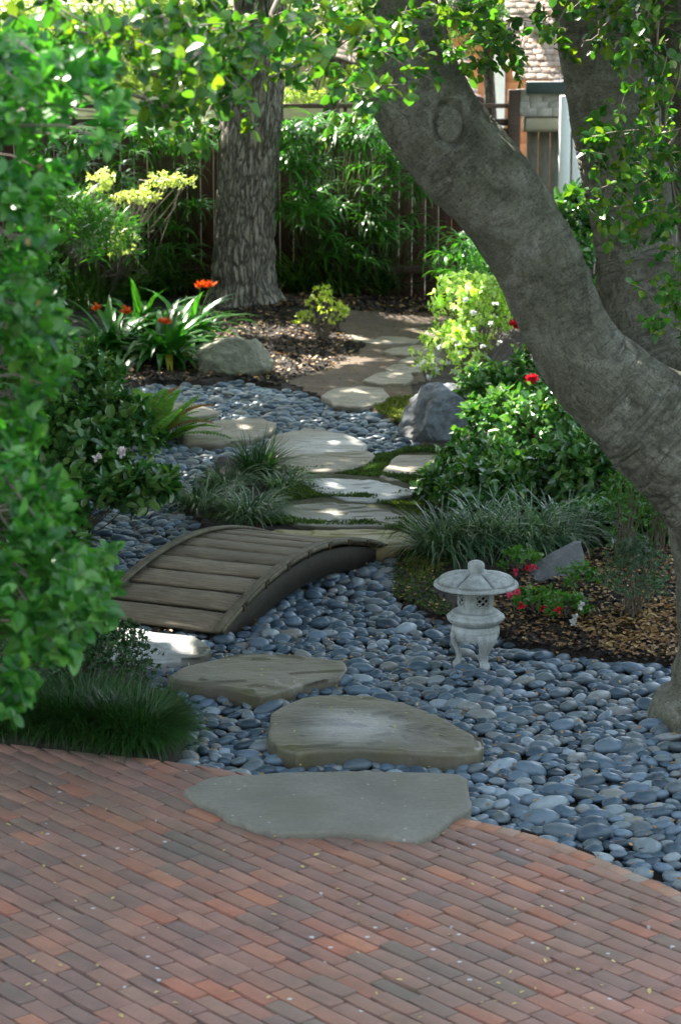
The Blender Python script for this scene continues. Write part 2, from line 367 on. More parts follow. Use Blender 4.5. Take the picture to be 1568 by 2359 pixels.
M['brick'] = brickmat('brick_paver', [(0, (.34, .14, .092)), (.15, (.25, .135, .108)), (.3, (.185, .125, .11)), (.45, (.29, .152, .118)), (.58, (.18, .135, .112)), (.7, (.32, .17, .128)), (.85, (.215, .13, .117)), (.95, (.38, .17, .105)), (1, (.145, .12, .112))])
M['brickedge'] = brickmat('brick_edge', [(0, (.40, .16, .09)), (.4, (.34, .19, .13)), (.7, (.3, .26, .22)), (1, (.42, .2, .12))])

def soilmat(name, a, b, sc_, rough=.9, bd=.03):
    m, t, p, o = newmat(name); v = gcoords(t)
    n = noise(t, v, sc_, 8, .75); n2 = noise(t, v, 1.2, 4)
    c = ramp(t, n, [(.3, a), (.7, b)]); c = mix(t, .5, c, ramp(t, n2, [(.3, (.7,)*3), (.7, (1.3,)*3)]), 'MULTIPLY')
    t.links.new(c, p.inputs['Base Color']); p.inputs['Roughness'].default_value = rough
    t.links.new(bump(t, n, .9, bd), p.inputs['Normal']); return m
M['mulch'] = soilmat('mulch', (.012, .009, .007), (.05, .035, .025), 28)
M['soil'] = soilmat('sandy_soil', (.06, .042, .028), (.15, .11, .075), 22, .9, .015)
M['sand'] = soilmat('joint_sand', (.010, .009, .007), (.025, .022, .015), 60, .9, .01)
M['mossy'] = soilmat('moss_ground', (.03, .026, .014), (.085, .09, .025), 18)

def woodmat(name, a, b, ax=(1, 12, 12), grey=.3, rough=.75, kind='Object', rot=0.0):
    m, t, p, o = newmat(name); v = coords(t, kind, ax)
    if rot:
        v0 = gcoords(t); v0.node.inputs['Rotation'].default_value = (0, 0, rot); mp = t.nodes.new('ShaderNodeMapping'); mp.inputs['Scale'].default_value = ax; t.links.new(v0, mp.inputs[0]); v = mp.outputs[0]
    n = noise(t, v, 5, 8, .7, 0, .6); n2 = noise(t, gcoords(t), 5, 4)
    c = ramp(t, n, [(.3, a), (.7, b)]); c = mix(t, .6, c, ramp(t, n2, [(.3, (.65,)*3), (.7, (1.25,)*3)]), 'MULTIPLY')
    g = t.nodes.new('ShaderNodeNewGeometry'); oi = t.nodes.new('ShaderNodeObjectInfo'); c = mix(t, .5, c, ramp(t, g.outputs['Random Per Island'], [(0, (.8,)*3), (1, (1.2,)*3)]), 'MULTIPLY'); c = mix(t, .5, c, ramp(t, oi.outputs['Random'], [(0, (.7,)*3), (1, (1.3,)*3)]), 'MULTIPLY')
    t.links.new(c, p.inputs['Base Color']); p.inputs['Roughness'].default_value = rough
    t.links.new(bump(t, n, .6, .006), p.inputs['Normal']); return m
M['deck'] = woodmat('weathered_deck', (.075, .058, .038), (.29, .24, .17), (1.5, 22, 22), rot=float(math.atan2((G(884, 1269)-G(505, 1469))[0], (G(884, 1269)-G(505, 1469))[1])))
M['beam'] = woodmat('weathered_beam', (.012, .010, .007), (.04, .033, .022), (6, 6, 6))
M['curb'] = woodmat('weathered_curb', (.06, .052, .03), (.17, .15, .10), (6, 6, 6))
M['fence'] = woodmat('fence_board', (.02, .006, .003), (.06, .017, .008), (14, 14, 1.0))
M['fencerail'] = woodmat('fence_rail', (.05, .028, .02), (.1, .06, .04), (1, 10, 10))
M['nail'] = flatmat('rusty_nail', (.06, .035, .02), .6, .3, 60)

def rockmat(name, a, b, c3):
    m, t, p, o = newmat(name); v = gcoords(t)
    n = noise(t, v, 7, 9, .75, 0, .8); n2 = noise(t, v, 60, 5, .75); n3 = noise(t, v, 3, 4)
    c = ramp(t, n, [(.3, a), (.7, b)]); c = mix(t, .7, c, ramp(t, n2, [(.3, (.6,)*3), (.7, (1.4,)*3)]), 'MULTIPLY')
    c = mix(t, ramp(t, n3, [(.5, (0, 0, 0)), (.65, (.7,)*3)]), c, c3)
    t.links.new(c, p.inputs['Base Color']); p.inputs['Roughness'].default_value = .75
    bb = bump(t, n, .6, .05); bb = bump(t, n2, .5, .006, bb); t.links.new(bb, p.inputs['Normal']); return m
M['rockgreen'] = rockmat('boulder_grey_green', (.16, .16, .12), (.3, .29, .22), (.15, .16, .09))
M['rockblue'] = rockmat('boulder_blue_grey', (.08, .095, .115), (.24, .265, .3), (.16, .135, .11))
M['granite'] = rockmat('granite', (.12, .13, .145), (.2, .22, .24), (.15, .16, .17))
def lanternmat():
    m, t, p, o = newmat('lantern_granite'); v = gcoords(t)
    n = noise(t, v, 260, 4, .8); n2 = noise(t, v, 9, 5, .6)
    c = ramp(t, n, [(.32, (.24, .27, .28)), (.5, (.43, .46, .475)), (.7, (.6, .63, .64))])
    c = mix(t, .9, c, ramp(t, n2, [(.3, (.6, .63, .6)), (.7, (1.2,)*3)]), 'MULTIPLY')
    n3 = noise(t, gcoords(t, (1, 1, .18)), 34, 5, .65); c = mix(t, .55, c, ramp(t, n3, [(.35, (.5, .52, .48)), (.55, (1, 1, 1))]), 'MULTIPLY')
    at = t.nodes.new('ShaderNodeAttribute'); at.attribute_name = 'scar_seam'; c = mix(t, at.outputs['Fac'], c, (.1, .11, .105))
    t.links.new(c, p.inputs['Base Color']); p.inputs['Roughness'].default_value = .8
    t.links.new(bump(t, n, .4, .002), p.inputs['Normal']); return m
M['lantern'] = lanternmat()
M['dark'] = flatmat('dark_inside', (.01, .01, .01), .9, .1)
M['whitepaint'] = flatmat('white_paint', (.78, .78, .76), .5, .05)
M['beige'] = flatmat('beige_paint', (.4, .38, .3), .6, .08)
M['greywood'] = woodmat('grey_boards', (.12, .12, .10), (.24, .23, .19), (10, 10, 1))
M['gutter'] = flatmat('dark_gutter', (.04, .06, .065), .4, .1)
M['cedar'] = woodmat('cedar_shingle', (.45, .17, .07), (.62, .27, .12), (5, 5, 1))
M['shingle'] = woodmat('grey_shingle', (.2, .2, .19), (.42, .41, .38), (3, 3, 3))
M['roof'] = woodmat('roof_shingle', (.32, .22, .18), (.5, .4, .34), (3, 3, 3))
M['stucco'] = flatmat('stucco', (.62, .6, .45), .9, .1, 8)

# ------------------------------------------------------------------ outlines traced on the ground
SLABS = [  # name suffix label, outline, top height, material, thickness
 ('wide smooth grey green slab set into the brick patio edge', [(428,1818),(470,1795),(520,1785),(640,1778),(800,1773),(950,1776),(1050,1782),(1075,1795),(1086,1830),(1080,1860),(1040,1880),(1000,1915),(960,1931),(900,1924),(840,1917),(760,1912),(640,1914),(590,1904),(530,1880),(500,1860),(450,1835)], .047, 'slabgreen', .06),
 ('large olive stepping stone with a pale worn centre among pebbles', [(617,1680),(636,1630),(700,1603),(760,1597),(860,1600),(930,1612),(1000,1640),(1060,1665),(1108,1692),(1113,1708),(1100,1730),(1050,1736),(960,1734),(880,1727),(760,1728),(680,1734),(640,1722),(620,1700)], .045, 'slabolive', .07),  # pale centre is a highlight painted into the slab colour
 ('long mossy stepping stone just before the white one by the bridge', [(385,1553),(440,1525),(540,1502),(620,1498),(700,1505),(790,1515),(803,1530),(780,1550),(700,1568),(640,1592),(600,1600),(540,1588),(440,1572),(400,1565)], .045, 'slabolive', .07),
 ('bright white stepping stone at the near foot of the bridge', [(215,1455),(260,1443),(330,1448),(440,1462),(465,1478),(485,1496),(460,1506),(380,1509),(300,1511),(250,1504),(215,1485)], .045, 'slabolive', .07),  # white is glare painted into the olive slab colour
 ('ochre stepping stone touching the far end of the bridge', [(600,1222),(640,1216),(760,1222),(860,1222),(930,1228),(963,1243),(950,1256),(880,1265),(780,1260),(700,1252),(640,1245)], .04, 'slabochre', .06),
 ('dark wet stepping stone behind the ochre one past the bridge', [(632,1180),(680,1162),(760,1157),(840,1160),(900,1172),(942,1188),(930,1203),(880,1210),(760,1212),(690,1207),(650,1195)], .04, 'slabolive', .06),
 ('glossy pale blue stepping stone with pointed right end in moss', [(690,1103),(760,1098),(830,1102),(900,1112),(962,1130),(940,1142),(880,1152),(800,1151),(740,1138),(700,1120)], .04, 'slabpale', .06),
 ('tan stepping stone left of the square one at the moss strip', [(655,1062),(700,1045),(760,1040),(850,1038),(865,1045),(840,1066),(790,1085),(700,1086),(660,1078)], .04, 'slabtan', .06),
 ('squarish tan stepping stone in front of the blue grey boulder', [(873,1096),(900,1060),(920,1045),(1000,1045),(1045,1055),(1055,1090),(1040,1112),(950,1106),(900,1103)], .04, 'slabtan', .06),
 ('wet grey and tan stepping stone in the middle of the pebble crossing', [(605,1022),(640,995),(700,983),(750,985),(800,1002),(848,1022),(830,1034),(760,1043),(660,1048),(612,1044)], .045, 'slabtan', .06),
 ('tan cracked stepping stone beyond the striped grass clump', [(405,990),(440,972),(520,965),(600,963),(637,972),(625,988),(580,1004),(500,1016),(430,1013)], .045, 'slabtan', .06),
 ('tan stepping stone furthest left behind the fern', [(365,940),(400,928),(450,930),(505,945),(480,957),(420,964),(375,964)], .045, 'slabtan', .06),
 ('round pale stepping stone where the pebbles meet the dirt path', [(750,912),(775,897),(830,892),(875,897),(890,911),(870,925),(830,931),(780,926)], .04, 'slabtan', .05),
 ('small stepping stone second from the pebbles on the dirt path', [(843,873),(865,860),(900,856),(940,860),(945,870),(925,881),(880,881)], .04, 'slabtan', .05),
 ('small stepping stone third from the pebbles on the dirt path', [(890,848),(905,838),(940,836),(965,842),(960,854),(920,856)], .04, 'slabtan', .05),
 ('stepping stone partly under the white flowering shrub', [(922,832),(940,822),(990,818),(1010,825),(1010,838),(960,840)], .04, 'slabtan', .05),
 ('tan stepping stone halfway between shrub and small yellow azalea', [(890,808),(915,798),(980,795),(1010,803),(1005,814),(940,815)], .04, 'slabtan', .05),
 ('long thin pale stepping stone right of the small yellow azalea', [(800,772),(830,765),(890,770),(955,781),(945,789),(870,788),(815,782)], .04, 'slabtan', .05),
 ('grey stepping stone behind the long thin pale one', [(825,757),(860,750),(920,749),(985,759),(990,768),(930,771),(860,766)], .04, 'slabtan', .05),
 ('dark stepping stone furthest away near the fence', [(933,745),(960,738),(1010,738),(1030,748),(1010,758),(970,756)], .04, 'slabolive', .05),
]
PEB = [GP([(345,1520),(345,1580),(430,1600),(430,1768),(560,1790),(1031,1881),(1134,1901),(1284,1941),(1474,2014),(1568,2056),(1800,2180),(2300,2000),(2000,1560),(1568,1527),(1400,1520),(1180,1478),(1120,1440),(1010,1425),(900,1370),(915,1275),(860,1265),(700,1240),(560,1215),(470,1215),(430,1180),(380,1150),(250,1190),(0,1300),(-100,1450),(215,1500)]),
       GP([(290,900),(340,878),(470,885),(540,872),(620,888),(700,905),(760,925),(860,945),(930,985),(962,1020),(900,1045),(800,1052),(700,1060),(580,1050),(500,1060),(400,1180),(250,1200),(150,1150),(250,1000)])]
PATIO = GP([(-1500,1560),(-300,1690),(0,1722),(250,1748),(400,1764),(560,1790),(1031,1885),(1134,1906),(1284,1946),(1474,2020),(1568,2062),(1800,2190),(2600,2700),(2600,4200),(-2600,4200)])
def _grow(o, k):
    c = np.mean(o, 0); return [tuple(c+(np.array(p)-c)*k) for p in o]
SLABS = [(a, _grow(b, 1.0 if i_ < 12 else 1.13), c, d, e) for i_, (a, b, c, d, e) in enumerate(SLABS)]
def in_peb(x, y): return inpoly(x, y, PEB[0]) | inpoly(x, y, PEB[1])

# ------------------------------------------------------------------ ground
OAK = G(1700, 1640); PINE = G(572, 728)
def hgt(x, y):
    z = .02*fbm(np.stack([x*.8, y*.8, 0*x], -1), 2)+.012*vn(np.stack([x*7, y*7, 0*x], -1))+.005
    z = z+.16*np.exp(-(((x-PINE[0])/1.5)**2+((y-PINE[1])/1.8)**2))
    rb = G(1350, 1400); z = z+.08*np.exp(-(((x-rb[0]-.2)/.6)**2+((y-rb[1]-.3)/.8)**2))
    z = np.where(in_peb(x, y), -.065, z)
    z = np.where(inpoly(x, y, PATIO), -.06, z)
    return z
def hz(p): return float(hgt(np.array([p[0]]), np.array([p[1]]))[0])
xs = np.concatenate([[-400, -120, -50, -22, -12, -9], np.arange(-7.5, 6, .05), [7, 9, 12, 22, 50, 120, 400]])
ys = np.concatenate([[-60, -20, -5, 0, 3], np.arange(5, 27.5, .05), [30, 34, 40, 60, 100, 200, 500]])
gx, gy = np.meshgrid(xs, ys); gz = hgt(gx, gy); nx = len(xs)
i = np.arange(len(ys)-1)[:, None]; j = np.arange(nx-1)[None]
mb = MB(); mb.add(np.stack([gx, gy, gz], -1), np.stack([i*nx+j, i*nx+j+1, (i+1)*nx+j+1, (i+1)*nx+j], -1).reshape(-1, 4))
tag(mb.build('ground', M['mulch'], smooth=True), 'dark mulched garden soil under the plants', kind='structure')

def sheet(name, outline, z, mat, label, amp=.05, follow=True):
    """thin soil sheet following the ground, on a fine grid clipped by a wavy outline"""
    P = GP(outline) if len(outline[0]) == 2 else outline
    x0, y0 = P[:, 0].min(), P[:, 1].min(); x1, y1 = P[:, 0].max(), P[:, 1].max(); st = .06
    X, Y = np.meshgrid(np.arange(x0-.2, x1+.2, st), np.arange(y0-.2, y1+.2, st))
    wx = X+amp*fbm(np.stack([X*3, Y*3, 0*X], -1), 3); wy = Y+amp*2*fbm(np.stack([X*3, Y*3, 0*X+9], -1), 3)
    ins = inpoly(wx, wy, P); q = ins[:-1, :-1] & ins[1:, 1:] & ins[1:, :-1] & ins[:-1, 1:]
    n = X.shape[1]; i, j = np.nonzero(q); Z = hgt(X, Y)+z
    f = np.stack([i*n+j, i*n+j+1, (i+1)*n+j+1, (i+1)*n+j], -1)
    used = np.unique(f); re = -np.ones(X.size, int); re[used] = np.arange(len(used))
    V = np.stack([X, Y, Z], -1).reshape(-1, 3)[used]
    m = MB(); m.add(V, re[f]); return tag(m.build(name, mat, smooth=True), label, kind='structure')
PATH = [(640,880),(740,850),(830,800),(770,770),(790,738),(1060,730),(1060,800),(1010,850),(960,890),(965,940),(940,985),(860,948),(760,925),(690,900)]
sheet('dirt_path', PATH, .010, M['soil'], 'tan dirt path leading back between the beds')
MOSS1 = [(470,1200),(560,1185),(640,1150),(680,1090),(640,1085),(860,1030),(1010,1030),(1060,1110),(980,1130),(1000,1200),(980,1270),(900,1262),(620,1215)]
sheet('mossy_ground', MOSS1, .012, M['mossy'], 'green moss between the stepping stones')
MOSS2 = [(860,940),(880,925),(950,918),(955,945),(930,980),(890,970)]
MOSS3 = [(900,1265),(1000,1255),(1040,1300),(990,1360),(1060,1420),(1010,1425),(905,1370)]
sheet('mossy_ground', MOSS2, .016, M['mossy'], 'bright moss patch beside the boulder')
sheet('mossy_ground', MOSS3, .012, M['mossy'], 'moss patch left of the stone lantern')

def scatter(outline, n, excl_slab=True):
    P = GP(outline) if not isinstance(outline, np.ndarray) else outline
    lo, hi = P.min(0), P.max(0); pts = []
    while sum(map(len, pts)) < n:
        q = rng.uniform(lo, hi, (n*3, 3)); q = q[inpoly(q[:, 0], q[:, 1], P)]
        if excl_slab:
            for s in SLABG: q = q[~inpoly(q[:, 0], q[:, 1], s)]
        pts.append(q)
    q = np.concatenate(pts)[:n]; q[:, 2] = hgt(q[:, 0], q[:, 1]); return q
SLABG = [GP(s[1]) for s in SLABS]
def tufts(name, outline, n, mat, label, L=.02, hgt_=.012):
    q = scatter(outline, n); q[:, 2] += hgt_
    m = MB(); d = rv(n); d[:, 2] = np.abs(d[:, 2])+.3
    leaves(m, q, d, rv(n), rng.uniform(.5, 1.3, n)*L, rng.uniform(.3, .6, n)*L, T_DIA)
    tag(m.build(name, mat), label, kind='stuff')
tufts('moss', MOSS1, 26000, M['mossleaf'], 'low dark green creeping ground cover between stepping stones', .026)
tufts('moss', MOSS2, 2600, M['mossbright'], 'bright yellow green moss beside the blue grey boulder', .03)
tufts('moss', MOSS3, 2600, M['mossleaf'], 'patchy moss and creeping plants left of the stone lantern', .02)
litter_later = MOSS3
tufts('moss', [(925,1290),(1000,1275),(1030,1310),(960,1340)], 1500, M['mossbright'], 'bright moss hummock left of the arching grass', .022)
tufts('moss', [(880,1170),(960,1160),(1000,1200),(960,1215),(930,1190)], 1500, M['mossbright'], 'bright moss right of the dark wet stepping stone', .022)
tufts('moss', [(940,1220),(1010,1215),(1040,1290),(960,1300),(920,1275)], 2600, M['mossleaf'], 'ground cover right of the ochre stepping stone', .03)

# ------------------------------------------------------------------ slabs
SHEEN = {2: [(815, 1672, 105, 34, .62, .5)], 3: [(500, 1550, 60, 20, .0, .0)], 4: [(330, 1478, 125, 60, .95, .0)], 6: [(800, 1188, 90, 16, .3, .4)], 10: [(760, 1022, 115, 22, .6, 0), (640, 1030, 50, 14, .4, 0)], 5: [(860, 1240, 60, 10, .15, .2)]}  # pale ellipses paint wet gleam and sun glare into the slab colour
def slab(label, outline, top, mat, th, seed):
    P = GP(outline, top); c = P.mean(0); O = crom(P, 150, True); per_ = len(O)//len(P); Ol = np.array([P[a]+(P[(a+1) % len(P)]-P[a])*b_/per_ for a in range(len(P)) for b_ in range(per_)]); O = O*.3+Ol*.7
    d = O-c; ang = np.arctan2(d[:, 1], d[:, 0])
    O = c+d*(1+.022*fbm(np.stack([np.cos(ang)*6+seed, np.sin(ang)*6, 0*ang], -1), 4))[:, None]
    n = len(O); fr = list(np.linspace(.04, .94, 22))+[.965, .985, .996]
    rings = []
    for f in fr:
        V = c+(O-c)*f
        nz = .006*fbm(V*np.array([2.2, 3.5, 1])+seed*3, 4)
        lay = fbm(V*np.array([1.6, 3.5, 1])+seed*7+5, 3); st = np.floor(lay*2.6)*.006
        if mat == 'slabgreen': st = st*.0; nz = nz*.4
        V[:, 2] = top+nz+st-(.0 if f < .95 else (.0012 if f < .97 else .003 if f < .99 else .007)); rings.append(V)
    for k, zz in ((1.0, .018), (1.004, th*.6), (.99, th), (.96, th+.02)):
        V = c+(O-c)*k; V[:, 2] = top-zz; V += .006*np.stack([fbm(V*9+seed, 2), fbm(V*9+seed+4, 2), 0*V[:, 0]], -1); rings.append(V)
    V = np.concatenate([c[None]+0]+rings); V[0, 2] = rings[0][:, 2].mean()
    k = len(rings); i = np.arange(k-1)[:, None]; j = np.arange(n)[None]
    f = np.stack([1+i*n+j, 1+(i+1)*n+j, 1+(i+1)*n+(j+1) % n, 1+i*n+(j+1) % n], -1).reshape(-1, 4)
    t3 = np.array([(0, 1+a, 1+(a+1) % n) for a in range(n)])
    m = MB(); m.add(V, [f, t3]); o = m.build('stepping_stone', M[mat], smooth=True, origin=(c[0], c[1], 0))
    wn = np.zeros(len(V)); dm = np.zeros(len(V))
    for (px, py, rx, ry, k0, k1) in SHEEN.get(seed, ()):
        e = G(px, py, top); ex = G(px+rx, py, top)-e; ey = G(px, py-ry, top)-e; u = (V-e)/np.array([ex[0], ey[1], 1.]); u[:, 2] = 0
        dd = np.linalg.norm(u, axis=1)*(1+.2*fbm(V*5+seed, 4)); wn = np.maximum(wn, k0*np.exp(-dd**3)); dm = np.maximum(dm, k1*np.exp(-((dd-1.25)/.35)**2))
    for nm, a_ in (('sheen', wn), ('dark_ring', dm)): o.data.attributes.new(nm, 'FLOAT', 'POINT').data.foreach_set('value', a_.astype(np.float32))
    tag(o, label, 'stepping stone', 'stepping stones of the garden path')
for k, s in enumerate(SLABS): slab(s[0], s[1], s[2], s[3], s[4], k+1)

# ------------------------------------------------------------------ brick patio
p0 = G(829, 2156); uu = G(829+85.3, 2156+39.2)-p0; uu = uu/np.linalg.norm(uu); vv = np.array([-uu[1], uu[0], 0.])
BL, BW, GAP = .181, .0745, .0045
EDGE = crom(GP([(-1500,1560),(-300,1690),(0,1722),(250,1748),(400,1764),(560,1790),(800,1842),(1031,1890),(1134,1912),(1284,1953),(1474,2028),(1568,2070),(1800,2200),(2600,2720)]), 400)
mb = MB(); mbm = MB()
for rI in range(-75, 116):
    off = rng.uniform(-.27, .27)+(rI % 2)*.5
    for cI in range(-32, 30):
        cu = (cI+off)*(BL); cv = rI*BW; c = p0+uu*cu+vv*cv
        if not (-2.6 < c[0] < 3.2 and 5.6 < c[1] < 11): continue
        dl, dw = BL/2-.002, BW/2-rng.uniform(.0034, .0088)
        dl -= rng.uniform(0, .0015); rot = rng.normal()*.006; s_, c_ = math.sin(rot), math.cos(rot)
        q = [np.array([a*c_-b*s_, a*s_+b*c_]) for a, b in ((-dl, -dw), (dl, -dw), (dl, dw), (-dl, dw))]
        q = [c[:2]+uu[:2]*a[0]+vv[:2]*a[1] for a in q]
        k = np.argmin(((EDGE[:, :2]-c[:2])**2).sum(1)); k = min(max(k, 1), len(EDGE)-2)
        tg = EDGE[k+1, :2]-EDGE[k-1, :2]; tg /= np.linalg.norm(tg); nn = np.array([-tg[1], tg[0]])   # points away from the patio
        e = EDGE[k, :2]-nn*(.06 if EDGE[k, 0] > .2 else 0.0)
        out = []
        for a in range(4):
            A_, B_ = q[a], q[(a+1) % 4]; da, db = (A_-e)@nn, (B_-e)@nn
            if da <= 0: out.append(A_)
            if (da <= 0) != (db <= 0): out.append(A_+(B_-A_)*(da/(da-db)))
        if len(out) < 3: continue
        O = np.array(out); m_ = O.mean(0)
        area = abs(sum(O[a][0]*O[(a+1) % len(O)][1]-O[(a+1) % len(O)][0]*O[a][1] for a in range(len(O))))/2
        if area < .0012: continue
        zt = .020+rng.normal()*.0016; tilt = rng.normal(size=2)*.010; n = len(O)
        def zz(p): return zt+(p-m_)@tilt
        def ins(p, d):
            v = p-m_; return p-v/max(np.linalg.norm(v), 1e-6)*d
        V = [(*p, -.045) for p in O]+[(*p, zz(p)-.003) for p in O]+[(*ins(p, .0015), zz(p)-.0008) for p in O]+[(*ins(p, .005), zz(p)) for p in O]
        f4 = [(L*n+a, L*n+(a+1) % n, (L+1)*n+(a+1) % n, (L+1)*n+a) for L in range(3) for a in range(n)]
        mb.add(np.array(V), [np.array(f4), np.array([[3*n+a for a in range(n)]])])
tag(mb.build('patio', M['brick']), 'red brown brick patio laid in diagonal running bond', kind='structure')
m = MB(); V = PATIO.copy(); V[:, 2] = -.004; m.add(V, np.array([list(range(len(V)))]))
tag(m.build('patio_bed', M['sand']), 'dark sand in the joints of the brick patio', kind='structure')
# curved edge course
m = MB(); E = EDGE[EDGE[:, 0] > .30]; E = E[E[:, 0] < 2.6]; d = np.concatenate([[0], np.cumsum(np.linalg.norm(np.diff(E, axis=0), axis=1))])
a = 0.0
while a < d[-1]-.1:
    ln = rng.uniform(.085, .1); mid = a+ln/2
    p = np.array([np.interp(mid, d, E[:, q]) for q in range(3)]); p2 = np.array([np.interp(mid+.03, d, E[:, q]) for q in range(3)]); t_ = norm(p2-p)
    nn = np.array([-t_[1], t_[0], 0]); ax = np.array([t_, nn, (0, 0, 1)])
    box(m, p-nn*.03+np.array([0, 0, -.006+rng.normal()*.002]), (ln-.003, .064, .06), ax, .005); a += ln
tag(m.build('patio_edge', M['brickedge']), 'curved edging course of orange bricks beside the pebbles', kind='structure')

# ------------------------------------------------------------------ pebbles
def uvsphere(nu, nvv):
    V = [(0, 0, 1)]; 
    for i in range(1, nvv):
        for j in range(nu):
            a, b = math.pi*i/nvv, 2*math.pi*(j+.5*(i % 2))/nu; V.append((math.sin(a)*math.cos(b), math.sin(a)*math.sin(b), math.cos(a)))
    V.append((0, 0, -1)); f4 = []; f3 = []
    for j in range(nu): f3.append((0, 1+j, 1+(j+1) % nu)); f3.append((len(V)-1, 1+(nvv-2)*nu+(j+1) % nu, 1+(nvv-2)*nu+j))
    for i in range(nvv-2):
        for j in range(nu): f4.append((1+i*nu+j, 1+(i+1)*nu+j, 1+(i+1)*nu+(j+1) % nu, 1+i*nu+(j+1) % nu))
    return np.array(V), np.array(f4), np.array(f3)
def throw():
    lo = np.array([-3.6, 7.2]); hi = np.array([3.6, 20.5]); cell = .15; grid = {}; out = []
    big = rng.uniform(0, 1, 400000)
    X = rng.uniform(lo[0], hi[0], 400000); Y = rng.uniform(lo[1], hi[1], 400000)
    ok = in_peb(X, Y) & (np.abs(X) < Y*.155+.25)
    for s in SLABG:
        c = s.mean(0); sh = c+(s-c)*.93; ok &= ~inpoly(X, Y, sh)
    X, Y, big = X[ok], Y[ok], big[ok]
    for x, y, b in zip(X, Y, big):
        r = .024+.028*b**1.8
        r *= 1+.2*min(1, max(0, (10.2-y)/2))
        i, j = int(x/cell), int(y/cell); bad = False
        for a in (-1, 0, 1):
            for c in (-1, 0, 1):
                for (qx, qy, qr) in grid.get((i+a, j+c), ()):
                    if (qx-x)**2+(qy-y)**2 < (.80*(r+qr))**2: bad = True; break
                if bad: break
            if bad: break
        if not bad: grid.setdefault((i, j), []).append((x, y, r)); out.append((x, y, r))
    return np.array(out)
def rotm(az, tx, ty):
    ca, sa = np.cos(az), np.sin(az); z = norm(np.stack([tx, ty, np.ones_like(tx)], -1))
    x = np.stack([ca, sa, 0*ca], -1); x = norm(x-z*(x*z).sum(-1, keepdims=True)); y = np.cross(z, x)
    return np.stack([x, y, z], 1)     # rows
PB = throw(); n = len(PB)
az = rng.normal(0, .5, n); RM = rotm(az, rng.normal(0, .16, n), rng.normal(0, .18, n))
SX = PB[:, 2]*rng.uniform(1.1, 1.5, n); SY = PB[:, 2]*rng.uniform(.8, 1.0, n); SZ = PB[:, 2]*rng.uniform(.5, .68, n)
PZ = -.05+rng.uniform(0, .022, n)+SZ*.55
order = np.argsort(-(PB[:, 2]/PB[:, 1]**1.6)); vis = (np.abs(PB[:, 0]) < PB[:, 1]*.142) & (PB[:, 1] > 7.0)
ind = [k for k in order if vis[k]][:300]; rest = np.setdiff1d(np.arange(n), ind)
def pebV(k, S, e):
    V = S*np.array([SX[k], SY[k], SZ[k]])
    nz = 1+.09*vn(S*1.3+k*3.1)+.04*vn(S*2.9+k)
    return (V*nz[:, None])@RM[k]
S1, q1, t1 = uvsphere(20, 12); S2, q2, t2 = uvsphere(12, 8)
for k in ind:
    m = MB(); m.add(pebV(k, S1, 0), [q1, t1]); o = m.build('river_pebble', M['pebble'], smooth=True); o.location = (PB[k, 0], PB[k, 1], PZ[k])
    tag(o, 'smooth blue grey river pebble among the largest near the brick patio', 'pebble', 'large river pebbles near the brick patio')
m = MB()
for k in rest: m.add(pebV(k, S2, 0)+np.array([PB[k, 0], PB[k, 1], PZ[k]]), [q2, t2])
# an under layer filling the gaps
un = PB[rng.permutation(n)[:int(n*.4)]]; 
for x, y, r in un:
    s = np.array([r*1.2, r*.9, r*.6]); V = (S2*s)@rotm(np.array([rng.uniform(0, 6)]), np.array([rng.normal()*.4]), np.array([rng.normal()*.4]))[0]
    m.add(V+np.array([x+rng.normal()*.03, y+rng.normal()*.03+.03, -.064]), [q2, t2])
tag(m.build('river_pebbles', M['pebble'], smooth=True), 'bed of smooth blue grey river pebbles forming a dry stream', kind='stuff')
print('pebbles', n)

# ------------------------------------------------------------------ litter
def litter(name, outline, n, mat, label, L=.03, dz=.006, T=T_HEX, wr=.55):
    q = scatter(outline, n, False); q[:, 2] += dz+rng.uniform(0, .008, n)
    d = rv(n); d[:, 2] *= .25; nn = rv(n)*.5; nn[:, 2] += 1
    m = MB(); leaves(m, q, d, nn, rng.uniform(.5, 1.2, n)*L, rng.uniform(.7, 1.2, n)*L*wr, T)
    tag(m.build(name, mat), label, kind='stuff')
BEDR = [(1120,1440),(1180,1478),(1400,1518),(1568,1525),(1700,1530),(1700,1250),(1400,1280),(1250,1300),(1130,1340)]
BEDL = [(300,895),(470,880),(540,872),(640,890),(760,850),(840,800),(760,760),(600,735),(400,760),(250,820)]
BEDF = [(600,740),(700,700),(1100,680),(1150,720),(1060,740),(800,740)]
litter('bark_mulch', BEDR, 9000, M['chip'], 'dark bark mulch in the bed right of the stone lantern', .035)
litter('bark_mulch', BEDL, 12000, M['chip'], 'dark bark mulch around the furrowed trunk', .045)
litter('bark_mulch', BEDF, 5000, M['chip'], 'dark bark mulch at the foot of the fence', .06)
litter('leaf_litter', BEDR, 2600, M['litter'], 'tan and brown fallen leaves in the bed right of the lantern', .034, .014)
litter('leaf_litter', [(1300,1440),(1568,1400),(1640,1530),(1400,1510)], 900, M['litter'], 'dense tan fallen leaves near the oak foot', .036, .018)
litter('leaf_litter', BEDL, 1100, M['litter'], 'scattered tan fallen leaves around the furrowed trunk', .05, .014)
litter('leaf_litter', BEDF, 600, M['litter'], 'fallen leaves at the foot of the fence', .06, .014)
litter('bark_mulch', MOSS3, 900, M['chip'], 'dark mulch showing between the moss left of the lantern', .03, .014)
litter('leaf_litter', MOSS3, 160, M['litter'], 'fallen leaves on the moss left of the lantern', .025, .02)
litter('leaf_litter', PATH, 350, M['litter'], 'fallen leaves scattered on the dirt path', .03, .014)
